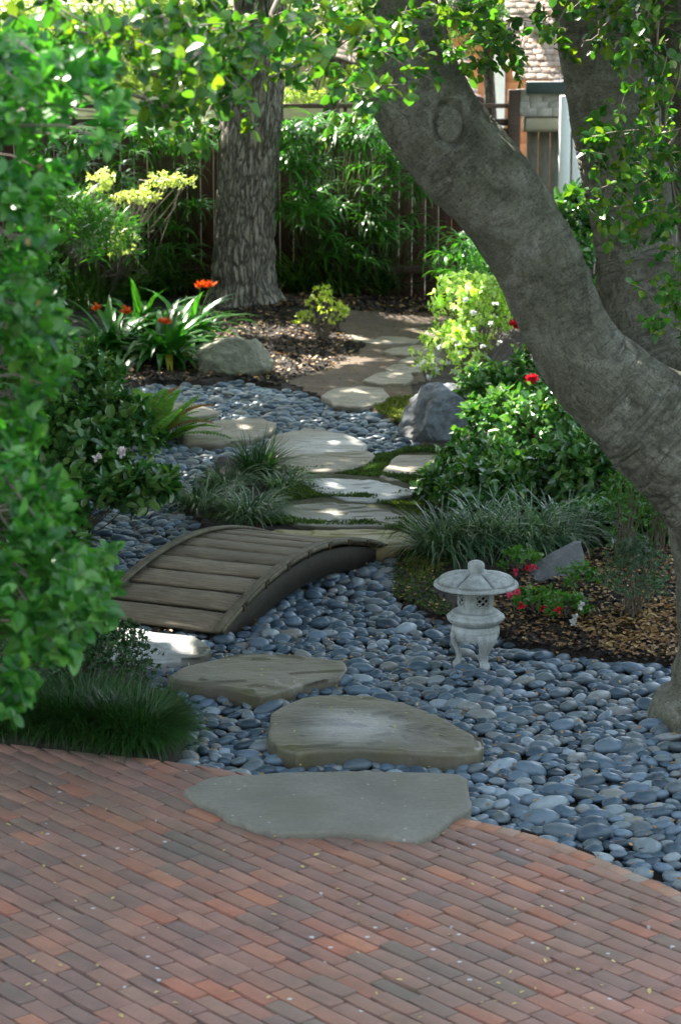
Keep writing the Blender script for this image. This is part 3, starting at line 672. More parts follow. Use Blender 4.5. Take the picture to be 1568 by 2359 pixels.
q = scatter(PEB[0], 1500, False); q = q[q[:, 1] < 14.5]; n = len(q); q[:, 2] = -.012+rng.uniform(0, .03, n); d = rv(n); d[:, 2] *= .3; nn = rv(n)*.4+np.array([0, 0, 1])
m = MB(); leaves(m, q, d, nn, rng.uniform(.012, .03, n), rng.uniform(.008, .018, n), T_HEX); tag(m.build('leaf_litter', M['litter']), 'small fallen leaves caught between the pebbles', kind='stuff')
for k in range(84):
    px, py = rng.uniform(0, 1568), rng.uniform(1770, 2350)
    g = G(px, py, .025); 
    if not inpoly(np.array([g[0]]), np.array([g[1]]), PATIO)[0]: continue
    L = rng.uniform(.012, .026); d = rv(1); d[:, 2] *= .2; m = MB(); leaves(m, np.zeros((1, 3)), d, rv(1)*.4+np.array([[0, 0, 1.]]), L, L*.6, T_OVAL)
    o = m.build('fallen_leaf', M['litteryel']); o.location = tuple(g+np.array([0, 0, .004 if not inpoly(np.array([g[0]]), np.array([g[1]]), SLABG[0])[0] else .02]))
    tag(o, 'small yellow leaf fallen flat on the brick patio', 'fallen leaf', 'yellow leaves fallen on the brick patio')

for (k_, n_, lb_) in ((1, 9, 'small dry leaf lying on the large olive stepping stone'), (2, 6, 'small dry leaf lying on the long mossy stepping stone')):
    c_ = SLABG[k_].mean(0)
    for q_ in range(n_):
        p_ = c_+(SLABG[k_][rng.integers(len(SLABG[k_]))]-c_)*rng.uniform(.2, .85); L = rng.uniform(.012, .024); d = rv(1); d[:, 2] *= .2; m = MB(); leaves(m, np.zeros((1, 3)), d, rv(1)*.4+np.array([[0, 0, 1.]]), L, L*.6, T_OVAL)
        o = m.build('fallen_leaf', M['litteryel']); o.location = (p_[0], p_[1], .062); tag(o, lb_, 'fallen leaf', 'leaves lying on the stepping stones')

# ------------------------------------------------------------------ bridge
N_ = G(505, 1469); Fa = G(884, 1269); axv = norm(Fa-N_); LEN = np.linalg.norm(Fa-N_); wv_ = np.array([-axv[1], axv[0], 0]); WID = .76
RISE = .19
def arch(u): return RISE*(1-(2*u-1)**2)
br = thing('arched_footbridge', (N_+Fa)/2+wv_*WID/2, 'weathered grey wooden arched footbridge over the dry pebble stream', 'footbridge')
NP = 11
for k in range(NP):
    u = (k+.5)/NP; du = 1/NP; z0, z1 = arch(u-du/2), arch(u+du/2)
    t_ = norm(axv*LEN*du+np.array([0, 0, z1-z0])); up = np.cross(t_, wv_)*-1; up = up if up[2] > 0 else -up
    L = math.hypot(LEN*du, z1-z0)-.040
    c = N_+axv*LEN*u+wv_*WID/2+np.array([0, 0, arch(u)+.012])
    m = MB()
    # plank with a few slices for a slight warp
    S = 8; ax = np.array([wv_, t_, up]); w_ = WID-.03
    P = []
    for s in range(S+1):
        x = (s/S-.5)*w_; wb = .003*vn(np.array([s*.5, k*7.1, 0.]))
        for (a, b) in ((-L/2, -.006), (L/2, -.006), (L/2, .012), (L/2-.004, .016), (-L/2+.004, .016), (-L/2, .012)): P.append(c+wv_*x+t_*a+up*(b+wb))
    f4 = [(s*6+a, s*6+(a+1) % 6, (s+1)*6+(a+1) % 6, (s+1)*6+a) for s in range(S) for a in range(6)]
    m.add(np.array(P), [np.array(f4), np.array([[5, 4, 3, 2, 1, 0], [S*6+a for a in range(6)]])])
    m.build('plank', M['deck'], br)
def archbeam(w0, w1, top, depth, mat, name, n=40, u0=0., u1=1., zmin=-.03):
    m = MB(); V = []
    for s in range(n+1):
        u = u0+(u1-u0)*s/n; a = arch(u); c = N_+axv*LEN*u
        zt = a+top; zb = max(zmin, a+top-depth); zb = min(zb, zt-.012)
        for wq, z in ((w0, zb), (w1, zb), (w1, zt-.004), (w1-.004*np.sign(w1-w0), zt), (w0+.004*np.sign(w1-w0), zt), (w0, zt-.004)): V.append(c+wv_*wq+np.array([0, 0, z]))
    f4 = [(s*6+a, (s+1)*6+a, (s+1)*6+(a+1) % 6, s*6+(a+1) % 6) for s in range(n) for a in range(6)]
    m.add(np.array(V), [np.array(f4), np.array([[0, 1, 2, 3, 4, 5], [n*6+a for a in (5, 4, 3, 2, 1, 0)]])]); return m.build(name, mat, br)
for k in range(NP):
    for wq in (.07, WID-.07):
        for dq in (-.28, .28):
            u = (k+.5+dq)/NP; c = N_+axv*LEN*u+wv_*(wq+rng.normal()*.003)+np.array([0, 0, arch(u)+.0285]); m = MB(); box(m, c, (.009, .009, .003), None, .001); m.build('nail', M['nail'], br)
archbeam(-.005, .04, -.006, .135, M['beam'], 'side_beam'); archbeam(WID-.04, WID+.005, -.006, .135, M['beam'], 'side_beam')
archbeam(WID/2-.02, WID/2+.02, -.006, .13, M['beam'], 'side_beam')
for w0 in (-.012, WID-.033): archbeam(w0, w0+.045, .050, .018, M['curb'], 'curb', 48, -.005, 1.005)
m = None
for w0, sgn in ((-.024, -1), (WID+.010, 1)):        # short split strips along the outer face
    for s in range(8):
        o = archbeam(w0, w0+.014, .042, .022, M['curb'], 'trim_strip', 6, s/8+.004, (s+1)/8-.02)
        c = N_+axv*LEN*(s+.9)/8; mm = MB(); box(mm, c+wv_*(w0+(.0 if sgn < 0 else .014)-.0*sgn)+np.array([0, 0, arch((s+.9)/8)+.024]), (.012, .012, .034), np.array([axv, wv_, (0, 0, 1)]), .002); mm.build('clip', M['nail'], br)

# ------------------------------------------------------------------ stone lantern
LO = G(1093, 1527, -.01); lan = thing('stone_lantern', LO, 'pale grey carved stone snow lantern standing on the pebbles', 'stone lantern')
def lathe(prof, name, mat, n=96, mod=None, parent=lan, org=LO, sub=6):
    pr = []
    for a in range(len(prof)-1):
        for s in range(sub): pr.append([prof[a][q]+(prof[a+1][q]-prof[a][q])*s/sub for q in (0, 1)])
    pr.append(prof[-1]); pr = np.array(pr); th = np.arange(n)*2*math.pi/n
    r = pr[:, 0][:, None]+0*th[None]; z = pr[:, 1][:, None]+0*th[None]
    if mod: r, z = mod(r, z, th[None])
    V = np.stack([org[0]+r*np.sin(th), org[1]-r*np.cos(th), org[2]+z], -1)
    k = len(pr); i = np.arange(k-1)[:, None]; j = np.arange(n)[None]
    f = np.stack([i*n+j, i*n+(j+1) % n, (i+1)*n+(j+1) % n, (i+1)*n+j], -1).reshape(-1, 4)
    m = MB(); m.add(V.reshape(-1, 3), f); return m.build(name, mat, parent, smooth=True)
lathe([(0, .516), (.018, .515), (.034, .508), (.041, .495), (.041, .478), (.036, .462), (.030, .452), (0, .45)], 'finial', M['lantern'], 64)
def petals(r, z, th):
    ph = (th*6/(2*math.pi)+.5+.08) % 1-.5; lob = np.cos(ph*math.pi)**.4
    f = np.clip((r-.045)/.13, 0, 1)*np.clip((.192-r)/.018, 0, 1)
    top = z > .399+.0*r
    edge = .172+.016*lob
    body = (1/(1+np.exp((r-edge)/.0022)))
    dz = (.030*(lob**.8-1)*np.clip((r-.05)/.05, 0, 1)*body-.010*(1-body))*top
    return r, z+np.where(top, dz, 0)
pr = [(0, .462), (.04, .460), (.055, .459)]+[(x, .459-.046*((x-.05)/.155)**2.1+.0) for x in np.linspace(.07, .203, 22)]+[(.2055, .4105), (.2055, .404), (.200, .3985), (.15, .396), (.09, .398), (0, .398)]
ro = lathe(pr, 'roof', M['lantern'], 216, petals, sub=2)
vr = np.array([v.co[:] for v in ro.data.vertices])-LO; tr_ = np.arctan2(vr[:, 0], -vr[:, 1]); rr_ = np.hypot(vr[:, 0], vr[:, 1]); ph_ = (tr_*6/(2*math.pi)+.58) % 1-.5
se = np.exp(-((np.abs(ph_)-.5)*rr_*1.05/.006)**2)*(rr_ < .19)*(rr_ > .05); se = np.maximum(se, np.exp(-((rr_-(.175+.016*np.cos(ph_*math.pi)**.4))/.004)**2))
ro.data.attributes.new('scar_seam', 'FLOAT', 'POINT').data.foreach_set('value', (.75*se*(vr[:, 2] > .402)).astype(np.float32))  # petal seams and rim line coloured darker
def facet(r, z, th): return r*(1-.03*(1-np.cos(th*6+.6)))+0*z, z
# light chamber: wall with four openings filled by carved lattice
def chamber():
    m = MB(); n = 144; zs = np.array([.262, .270, .272, .2725, .29, .30, .31, .32, .33, .34, .35, .36, .365, .372, .385, .400]); th = np.arange(n)*2*math.pi/n
    wc = [R(22), R(-68), R(112), R(202)]
    r = .084+0*zs[:, None]+0*th[None]; r[:3] = .087
    V = np.stack([LO[0]+r*np.sin(th), LO[1]-r*np.cos(th), LO[2]+zs[:, None]+0*th], -1).reshape(-1, 3); f = []
    def iswin(t, z):
        for c in wc:
            d = (t-c+math.pi) % (2*math.pi)-math.pi
            if abs(d) < R(24) and .300 < z < .360: return c
        return None
    for i in range(len(zs)-1):
        for j in range(n):
            if iswin(th[j]+math.pi/n, (zs[i]+zs[i+1])/2) is None: f.append((i*n+j, i*n+(j+1) % n, (i+1)*n+(j+1) % n, (i+1)*n+j))
    m.add(V, np.array(f)); o = m.build('light_chamber', M['lantern'], lan, smooth=True)
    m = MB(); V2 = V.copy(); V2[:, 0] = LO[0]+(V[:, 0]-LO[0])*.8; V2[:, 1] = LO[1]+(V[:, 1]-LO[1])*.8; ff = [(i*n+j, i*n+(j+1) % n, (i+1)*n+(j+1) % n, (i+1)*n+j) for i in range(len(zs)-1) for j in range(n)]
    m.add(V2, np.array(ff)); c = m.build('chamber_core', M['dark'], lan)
    for c in wc:
        m = MB(); 
        def at(a, z, rr=.083): return np.array([LO[0]+rr*math.sin(c+a), LO[1]-rr*math.cos(c+a), LO[2]+z])
        segs = []
        H0, H1, a0 = .3, .36, R(24)
        for s in (-1, 1):
            for k in (-1, 0, 1):
                for q in range(8):
                    u0, u1 = q/8, (q+1)/8
                    x0, x1 = -1+2*u0, -1+2*u1; y0, y1 = s*x0+k*1.0, s*x1+k*1.0
                    if abs(y0) > 1.01 or abs(y1) > 1.01: continue
                    segs.append((at(a0*x0, .33+.03*y0), at(a0*x1, .33+.03*y1)))
        for s in (-1, 1):
            for q in range(8):
                x0, x1 = -1+2*q/8, -1+2*(q+1)/8
                segs.append((at(a0*x0, .33+s*.03, .0845), at(a0*x1, .33+s*.03, .0845))); segs.append((at(a0*s, .33+.03*x0, .0845), at(a0*s, .33+.03*x1, .0845)))
        P0 = np.array([s[0] for s in segs]); P1 = np.array([s[1] for s in segs])
        st = rng.bit_generator.state; sticks(m, P0, P1, .0042, .0042, 0, 1, 6); m.build('lattice_window', M['lantern'], lan, smooth=True)
chamber()
def scal(r, z, th):
    k = np.abs(np.sin(th*8))**.6
    return r+np.where((z < .242) & (z > .208), .006*k, 0), z
lathe([(0, .2655), (.09, .2655), (.112, .264), (.118, .258), (.118, .2535), (.126, .252), (.134, .246), (.137, .238), (.133, .226), (.122, .214), (.112, .204), (.106, .200), (0, .200)], 'platform', M['lantern'], 160, scal)
def skirt(r, z, th):
    a = (th-R(30)) % R(120)-R(60)         # 0 midway between two legs
    lift = .016*np.clip(np.cos(a*1.5), 0, 1)**.6+.004*np.sin(th*21)
    return r, np.where(z < .165, z+lift*np.clip((.165-z)/.05, 0, 1), z)
lathe([(.09, .203), (.104, .202), (.113, .192), (.118, .175), (.117, .155), (.113, .132), (.106, .112), (.098, .110), (.100, .14), (.10, .18), (.09, .203)], 'base_bowl', M['lantern'], 180, skirt)
for a in (-90, 30, 150):
    m = MB(); d = np.array([math.sin(R(a)), -math.cos(R(a)), 0]); cr = np.array([-d[1], d[0], 0])
    prof = [(.104, .165, .058, .014), (.106, .14, .056, .017), (.102, .115, .046, .018), (.091, .085, .032, .017), (.081, .055, .019, .014), (.077, .03, .018, .014), (.082, .016, .024, .018), (.088, .006, .027, .022), (.088, -.03, .026, .022)]
    V = []
    for (rr, z, hw, hd) in prof:
        for q in range(16):
            t_ = q*2*math.pi/16; V.append(LO+d*(rr+hd*math.sin(t_))+cr*hw*math.cos(t_)+np.array([0, 0, z]))
    k = len(prof); f = [(i*16+j, i*16+(j+1) % 16, (i+1)*16+(j+1) % 16, (i+1)*16+j) for i in range(k-1) for j in range(16)]
    m.add(np.array(V), [np.array(f), np.array([list(range(15, -1, -1)), [(k-1)*16+j for j in range(16)]])]); m.build('leg', M['lantern'], lan, smooth=True)

# ------------------------------------------------------------------ boulders
def icos(sub):
    bm = bmesh.new(); bmesh.ops.create_icosphere(bm, subdivisions=sub, radius=1); bm.verts.ensure_lookup_table()
    V = np.array([v.co[:] for v in bm.verts]); f = np.array([[v.index for v in q.verts] for q in bm.faces]); bm.free(); return V, f
IV, IF = icos(6)
def boulder(c, size, seed, cuts, mat, label, rot=0):
    V = IV.copy()
    for (n_, d) in cuts:
        n_ = norm(np.array(n_, float)); k = V@n_; over = k > d; V[over] -= ((k[over]-d)*.93)[:, None]*n_
    V *= 1+(.11*fbm(IV*1.8+seed, 6)-.06*np.abs(fbm(IV*3.2+seed, 4)))[:, None]
    V = V*np.array(size); ca, sa = math.cos(rot), math.sin(rot); V = V@np.array([[ca, sa, 0], [-sa, ca, 0], [0, 0, 1]])
    m = MB(); m.add(V, IF); o = m.build('boulder', M[mat], smooth=True); o.location = tuple(c); return tag(o, label, 'boulder', 'boulders in the garden')
b1 = G(535, 868); boulder((b1[0], b1[1]+.2, .10), (.33, .28, .27), 3, [((.2, -1, .6), .72), ((.9, -.3, .5), .8), ((-.5, 0, 1), .75), ((0, .2, 1), .72)], 'rockgreen', 'rounded grey green boulder in front of the furrowed trunk')
b2 = G(1020, 1015); boulder((b2[0]+.02, b2[1]+.25, .10), (.325, .32, .29), 11, [((-1, -.4, .45), .74), ((.5, -.1, 1), .84), ((.3, -1, .1), .7), ((.9, 0, .4), .85)], 'rockblue', 'blue grey pointed boulder at the edge of the shrubs')
def wedge(c, label):
    V = IV.copy()
    for n_, d in [((-.62, -.1, .62), .42), ((1, -.1, .12), .5), ((0, -1, .25), .4), ((.1, .8, .5), .5), ((0, 0, 1), .85)]:
        n_ = norm(np.array(n_, float)); k = V@n_; over = k > d; V[over] -= ((k[over]-d)*.96)[:, None]*n_
    V *= 1+(.04*fbm(IV*2+8, 5))[:, None]; V *= np.array([.235, .22, .22])
    m = MB(); m.add(V, IF); o = m.build('boulder', M['granite'], smooth=True); o.location = tuple(c); tag(o, label, 'boulder', 'boulders in the garden')
b3 = G(1300, 1365); wedge((b3[0], b3[1]+.15, .07), 'dark triangular granite rock behind the impatiens')

# ------------------------------------------------------------------ plants
def ell(n, c, r, shell=.55, up=True):
    d = rv(n)
    if up: d[:, 2] = np.where(d[:, 2] < -.45, -d[:, 2], d[:, 2])
    rad = (shell+(1-shell)*rng.uniform(0, 1, n)**.6)[:, None]
    rad = rad*(1+.16*fbm(d*2.3+np.asarray(c)*3, 3))[:, None]
    return np.asarray(c)+d*rad*np.asarray(r), norm(d/np.asarray(r))
def rosette(mb, P, out, k, L, W, T=T_OVAL, spread=1.0, lift=.35, jit=.3):
    n = len(P); P = np.repeat(P, k, 0); O = np.repeat(out, k, 0)
    d = norm(O*lift+rv(n*k)*spread); d[:, 2] += .1; N = norm(O+np.array([0, 0, .7])+rv(n*k)*.45)
    P = P+rv(n*k)*L*jit
    leaves(mb, P, d, N, L*rng.uniform(.65, 1.2, n*k), W*rng.uniform(.75, 1.15, n*k), T)
def shrub(name, label, cat, base, blobs, mat, L, W, k=6, T=T_OVAL, group=None, stems=14, stemr=.008, shell=.5, lift=.35, flowers=None, twigm='twig'):
    base = np.asarray(base, float); o = thing(name, base, label, cat, group); m = MB(); ms = MB()
    for (c, r, n) in blobs:
        P, out = ell(n, c, r, shell); P[:, 2] = np.maximum(P[:, 2], .01)
        rosette(m, P, out, k, L, W, T, lift=lift)
        q = P[rng.permutation(n)[:max(3, stems)]]; sticks(ms, base+rng.normal(size=(len(q), 3))*np.array([.03, .03, 0]), q, stemr, stemr*.35, .04)
    m.build('foliage', M[mat], o); ms.build('stem', M[twigm], o)
    for fl in (flowers or []): flower(fl[0], fl[1], fl[2], o)
    return o
def flower(p, r, mat, parent, n=14, name='flower'):
    p = np.asarray(p, float); m = MB(); d = rv(n); d[:, 1] -= .6; d[:, 2] += .3; leaves(m, np.repeat(p[None], n, 0), d, rv(n), r, r*.8, T_HEX); m.build(name, M[mat], parent)
def clump(name, label, base, n, L, W, rad, mat, el=(55, 88), droop=(40, 130), group=None, K=6, fold=0.0, cat='grass clump', twist=.25):
    base = np.asarray(base, float); o = thing(name, base, label, cat, group); m = MB()
    r = rad*np.sqrt(rng.uniform(0, 1, n)); a = rng.uniform(0, 2*math.pi, n)
    P = base+np.stack([r*np.cos(a), r*np.sin(a), 0*r], -1); az = a+rng.normal(0, .7, n)
    blades(m, P, az, L*rng.uniform(.55, 1.15, n), W*rng.uniform(.7, 1.2, n), np.radians(rng.uniform(*el, n)), np.radians(rng.uniform(*droop, n)), K, fold, twist)
    m.build('foliage', M[mat], o); return o
def gr(px, py, dz=0): p = G(px, py); p[2] = hz(p)+dz; return p
# striped liriope clumps
LG = 'striped grass clumps'
for (px, py, n, L, lb) in [(470,1165,330,.30,'leftmost striped grass clump, low and spreading above the bridge'), (572,1195,420,.32,'bright striped grass clump directly above the bridge deck'), (520,1120,330,.30,'striped grass clump behind the brightest one above the bridge'), (655,1125,200,.24,'small green and white grass clump at the left end of the glossy stone')]:
    clump('liriope_clump', lb, gr(px, py), n, L, .008, .12, 'liriope', (35, 80), (60, 150), LG)
clump('mondo_clump', 'dark upright grass tuft between the tan stone and striped grass', gr(592,1100), 420, .36, .007, .09, 'grassdark', (50, 88), (20, 90))
for (px, py, n, L, lb) in [(1020,1285,480,.44,'long arching grass clump left of the lantern roof'), (1110,1275,520,.46,'tallest arching grass clump directly behind the lantern'), (1205,1280,460,.46,'arching grass clump between lantern and triangular rock'), (1290,1275,260,.46,'upright grass clump behind the triangular rock')]:
    clump('liriope_clump', lb, gr(px, py), n, L, .009, .11, 'liriope', (50, 86), (60, 140), 'arching grass clumps behind the lantern', 8)
# fine dark mondo mounds by the patio
for (px, py, n, rad, L, lb) in [(310,1748,3200,.14,.24,'rightmost dark mondo grass mound at the patio corner'), (205,1728,2400,.15,.23,'middle dark mondo grass mound beside the patio'), (140,1715,2000,.2,.24,'dark mondo grass mound left of the middle one beside the patio'), (20,1705,1600,.2,.22,'dark mondo grass mound at the left picture edge')]:
    clump('mondo_mound', lb, gr(px, py-32), int(n*1.3), L*1.12, .0042, rad, 'grassdark', (48, 90), (30, 130), 'dark mondo grass mounds beside the patio', 5)
# far grasses
for (px, py, n, L, lb) in [(400,690,420,.75,'tall arching grass behind the clivia left of the furrowed trunk'), (300,700,420,.8,'tall dark grass left of the one touching the trunk'), (200,720,380,.8,'tall dark grass at the left under the cream shrub'), (455,680,260,.65,'pale arching grass touching the left side of the furrowed trunk'), (700,690,420,.72,'tall grass just right of the furrowed trunk'), (780,695,300,.62,'lower grass behind the small yellow azalea'), (880,690,300,.66,'dark grass against the fence centre')]:
    clump('tall_grass_clump', lb, gr(px, py), n, L, .014, .25, 'grass' if px != 880 else 'grassdark', (50, 88), (30, 110), 'tall grass clumps by the fence', 7)
# clivias
def clivia(px, py, n, L, lb, fl, old=2):
    b = gr(px, py); o = clump('clivia_plant', lb, b, int(n*1.9), L*1.2, .075, .09, 'clivia', (30, 88), (55, 125), 'clivias with orange flowers', 9, .25, 'clivia', 0)
    m = MB(); a = rng.uniform(-2.6, -.5, old); P = np.repeat(b[None], old, 0)
    if old: blades(m, P, a, np.full(old, L*.95), np.full(old, .05), np.full(old, R(55)), np.full(old, R(120)), 9, .25); q = m.build('foliage', M['clivyel'], o); q['label'] = 'yellowing strap leaves'
    for (fx, fy, Y) in fl:
        p = A(fx, fy, b[1]-.1); m = MB(); sticks(m, (b+np.array([0, 0, .02]))[None], p[None], .008, .007, .0, 4, 6); m.build('flower_stalk', M['stem'], o)
        m = MB(); k = 34; d = rv(k); d[:, 2] = np.abs(d[:, 2])*.8+.1; leaves(m, p+rv(k)*.015, d, rv(k), rng.uniform(.04, .07, k), .022, T_HEX); m.build('flower', M['orange'], o)
clivia(430,800,46,.62,'large clivia with two orange flower heads beside the trunk', [(462,660,0),(485,658,0)], 1)
clivia(385,845,44,.60,'clivia left of the boulder with drooping yellow leaves', [(380,742,0)], 3)
clivia(262,830,40,.58,'leftmost clivia with two orange flower heads', [(222,712,0),(290,720,0)], 2)
clivia(330,790,30,.60,'clivia squeezed behind the other three', [], 0)
# small yellow azalea
b = gr(745, 790); shrub('yellow_azalea', 'small yellow green azalea in the mulch beside the path', 'azalea', b, [(b+np.array([-.02, 0, .32]), (.13, .12, .17), 34), (b+np.array([.13, 0, .22]), (.11, .1, .12), 24), (b+np.array([-.17, 0, .16]), (.1, .1, .1), 16)], 'yellowleaf', .045, .022, 5, stems=16, stemr=.005, lift=.6)
# variegated flowering shrub right of path
b = gr(1090, 905); o = shrub('variegated_shrub', 'sunlit white and yellow green shrub right of the dirt path', 'shrub', b, [(b+np.array([0, .3, .62]), (.38, .35, .34), 190), (b+np.array([-.18, 0, .28]), (.3, .3, .28), 120), (b+np.array([.3, .3, .5]), (.35, .35, .4), 120)], 'variegated', .055, .026, 7, stems=30, stemr=.005, shell=.6)
for (px, py) in [(962,845),(988,868),(1112,800),(1030,835),(1060,815),(975,835),(1090,760),(1010,800),(1050,790),(1130,745),(1150,790),(1090,720),(1120,850),(1005,850),(1045,855),(1140,700),(1070,690)]: flower(A(px, py, b[1]-.25), .032, 'white', o, 10)
# camellia bank right
CB = [(1180,960,17.6,.36,.32),(1160,1000,15.9,.34,.3),(1230,930,17.2,.33,.38),(1210,1050,15.6,.32,.34),(1290,1010,15.6,.34,.4),(1105,1078,15.0,.3,.2),(1200,1120,14.6,.3,.22),(1310,1110,14.4,.34,.32),(1400,1130,14.2,.34,.34),(1480,1180,13.9,.34,.3),(1400,1220,13.6,.3,.18),(1560,1210,13.6,.35,.36),(1130,925,17.2,.28,.26),(1070,1108,14.7,.3,.12),(1130,1135,14.3,.3,.15)]
for grp, idx, lb, fl in (('a', [0, 2, 12], 'upper camellia with red flowers close under the leaning limb', [(1183,748),(1223,800),(1195,930)]), ('b', [1, 3, 4, 5, 6, 13, 14], 'large glossy camellia right of the blue grey boulder', [(1235,1000),(1290,1000),(1265,1125),(1225,870)]), ('c', [7, 8, 9, 10, 11], 'shaded dark camellia hedge under the leaning oak limb', [(1400,1175)])):
    b = gr(CB[idx[0]][0], 1100 if grp != 'c' else 1290); bl = []
    if grp == 'a': b = gr(1200, 1000)
    if grp == 'c': b = gr(1420, 1200)
    for k in idx:
        px, py, Y, rx, rz = CB[k]; c = A(px, py, Y); bl.append((c, (rx, .32, rz), 150))
        if c[2]-rz > .15: bl.append((np.array([c[0], c[1]+.1, c[2]/2]), (rx*.9, .3, c[2]/2), 70))
    o = shrub('camellia_shrub', lb, 'camellia', b, bl, 'camellia', .075, .04, 7, group='camellias on the right', stems=14, stemr=.01, shell=.6)
    for (px, py) in fl: flower(A(px, py, CB[idx[0]][2]-.45), .05, 'red', o)
# glossy shrub far right behind the limb
b = gr(1390, 900); shrub('glossy_shrub', 'tall glossy shrub between the leaning limb and upright trunk', 'shrub', b, [(A(1330, 520, 19), (.3, .3, .3), 130), (A(1355, 640, 18.8), (.32, .3, .45), 150), (A(1410, 760, 18.7), (.45, .3, .45), 120), (A(1210, 640, 20), (.3, .3, .25), 60)], 'camellia', .09, .05, 7, stems=12, stemr=.014)
# small shrubs bottom right
b = gr(1450, 1440); shrub('grey_shrub', 'small grey green fine leaved shrub in the leaf littered bed', 'shrub', b, [(b+np.array([.02, 0, .22]), (.17, .16, .2), 330)], 'greyleaf', .02, .009, 9, T_HEX, stems=40, stemr=.003)
for (px, py, lb) in [(1440,1300,'thin upright twiggy shrub behind the grey green shrub'), (1510,1290,'thin upright twiggy shrub nearest the oak foot')]:
    b = gr(px, py); shrub('twiggy_shrub', lb, 'shrub', b, [(b+np.array([0, 0, .28]), (.12, .12, .3), 120)], 'impatiens', .028, .014, 6, T_HEX, 'twiggy shrubs behind the grey one', 24, .004)
# impatiens
for (px, py, n, lb, fls) in [(1235,1425,40,'low impatiens with pink flowers right of the lantern', [(1190,1365,'pink'),(1172,1372,'pink'),(1200,1395,'red'),(1250,1400,'red'),(1262,1440,'pink')]), (1310,1440,40,'low impatiens with white flowers at the edge of the pebbles', [(1322,1420,'white'),(1318,1435,'white'),(1285,1405,'red'),(1338,1395,'white')]), (1200,1330,26,'low impatiens with deep pink flowers in front of the grass', [(1180,1345,'pink'),(1165,1368,'pink'),(1215,1310,'red'),(1187,1318,'pink'),(1230,1305,'pink')]), (1330,1385,26,'low impatiens with one white flower below the triangular rock', [(1334,1370,'white'),(1378,1440,'red')])]:
    b = gr(px, py); o = shrub('impatiens_plant', lb, 'impatiens', b, [(b+np.array([0, 0, .06]), (.12, .1, .07), n)], 'impatiens', .038, .018, 7, T_OVAL, 'impatiens near the lantern', 10, .004)
    for (fx, fy, c) in fls: flower(A(fx, fy, b[1]-.14), .026, c, o, 10)
# left camellia with pale pink blooms
b = gr(170, 1230); o = shrub('pink_camellia', 'glossy dark camellia with pale pink blooms left of the striped grass', 'camellia', b, [(A(240, 1000, 13.9), (.36, .3, .25), 190), (A(200, 900, 14.2), (.25, .3, .25), 110), (A(150, 1080, 13.6), (.4, .3, .4), 200), (A(330, 1130, 13.3), (.2, .2, .13), 80), (A(240, 1130, 13.4), (.3, .3, .2), 120), (A(60, 1250, 13.2), (.4, .3, .35), 120)], 'camellia', .085, .045, 7, stems=6, stemr=.006)
for (px, py) in [(283,1040),(225,1055)]: flower(A(px, py, 13.0), .035, 'palepink', o)
# fern
def fern(px, py, nf, L, lb, mat='fern', old=4):
    b = gr(px, py); o = thing('fern', b, lb, 'fern'); m = MB(); mo = MB()
    for q in range(nf):
        mm = mo if q < old else m; azm = rng.uniform(-.9, 4.0); el = R(rng.uniform(35, 75)); dr = R(rng.uniform(30, 80)); K = 26; LL = L*rng.uniform(.7, 1.1)
        t = np.linspace(0, 1, K); ang = el-dr*t; hx = np.cumsum(np.cos(ang))*LL/K; hzz = np.cumsum(np.sin(ang))*LL/K
        C = b+np.stack([hx*math.cos(azm), hx*math.sin(azm), hzz], -1); tg = norm(np.gradient(C, axis=0)); sd = norm(np.cross(tg, np.array([0, 0, 1.])))
        ln = .075*np.sin(np.clip(t*.85+.13, 0, 1)*math.pi)**.8+.006
        for s in (-1, 1): leaves(mm, C, sd*s+tg*.35, np.cross(sd*s, tg)*-s+np.array([0, 0, 1.]), ln, .016, T_HEX)
        sticks(mm, C[:-1], C[1:], .003, .003, 0, 1, 3)
    m.build('frond', M[mat], o); q = mo.build('frond', M['fernbrown'], o); q['label'] = 'brown dying fronds'
fern(345, 1020, 34, .62, 'light green fern at the left edge of the pebble stream', 'fern', 5)
fern(300, 985, 20, .6, 'fern behind the larger light green one', 'fern', 1)
# cream shrub
b = gr(250, 700); o = shrub('cream_shrub', 'airy cream leaved shrub against the fence at left', 'shrub', b, [(A(235, 430, 21.5), (.15, .2, .16), 45), (A(390, 425, 21.5), (.26, .2, .13), 62), (A(300, 460, 21.6), (.2, .2, .08), 50), (A(335, 455, 21.6), (.12, .2, .09), 30), (A(280, 570, 21.4), (.16, .2, .22), 40)], 'cream', .042, .022, 6, stems=12, stemr=.008, shell=.1)
b = gr(200, 690); shrub('bamboo_shrub', 'narrow leaved yellow green shrub left of the cream one', 'shrub', b, [(A(180, 520, 21.2), (.35, .25, .3), 160), (A(250, 560, 21.0), (.3, .25, .3), 120)], 'weeping', .14, .012, 7, T_DIA, stems=20, stemr=.006)
# box like shrub lower left and mass filling the left bank
b = gr(230, 1640); shrub('box_shrub', 'small leaved dark shrub in front of the white stepping stone', 'shrub', b, [(b+np.array([0, .1, .2]), (.26, .2, .2), 620), (b+np.array([-.3, .05, .2]), (.25, .2, .22), 400)], 'boxleaf', .02, .011, 8, T_HEX, stems=30, stemr=.004)
b = gr(60, 1500); shrub('dark_shrub', 'dark leafy shrub in the shade behind the blurred branches', 'shrub', b, [(A(40, 1400, 11.5), (.35, .3, .3), 160), (A(140, 1480, 11.2), (.2, .2, .15), 90), ], 'camellia', .08, .045, 7, stems=8, stemr=.006)
b = gr(40, 1150); shrub('dark_shrub', 'dark leafy shrub further back at the left picture edge', 'shrub', b, [(A(30, 900, 15), (.45, .4, .5), 220), (A(20, 1080, 14.8), (.45, .4, .35), 120)], 'camellia', .08, .045, 7, stems=8, stemr=.006)
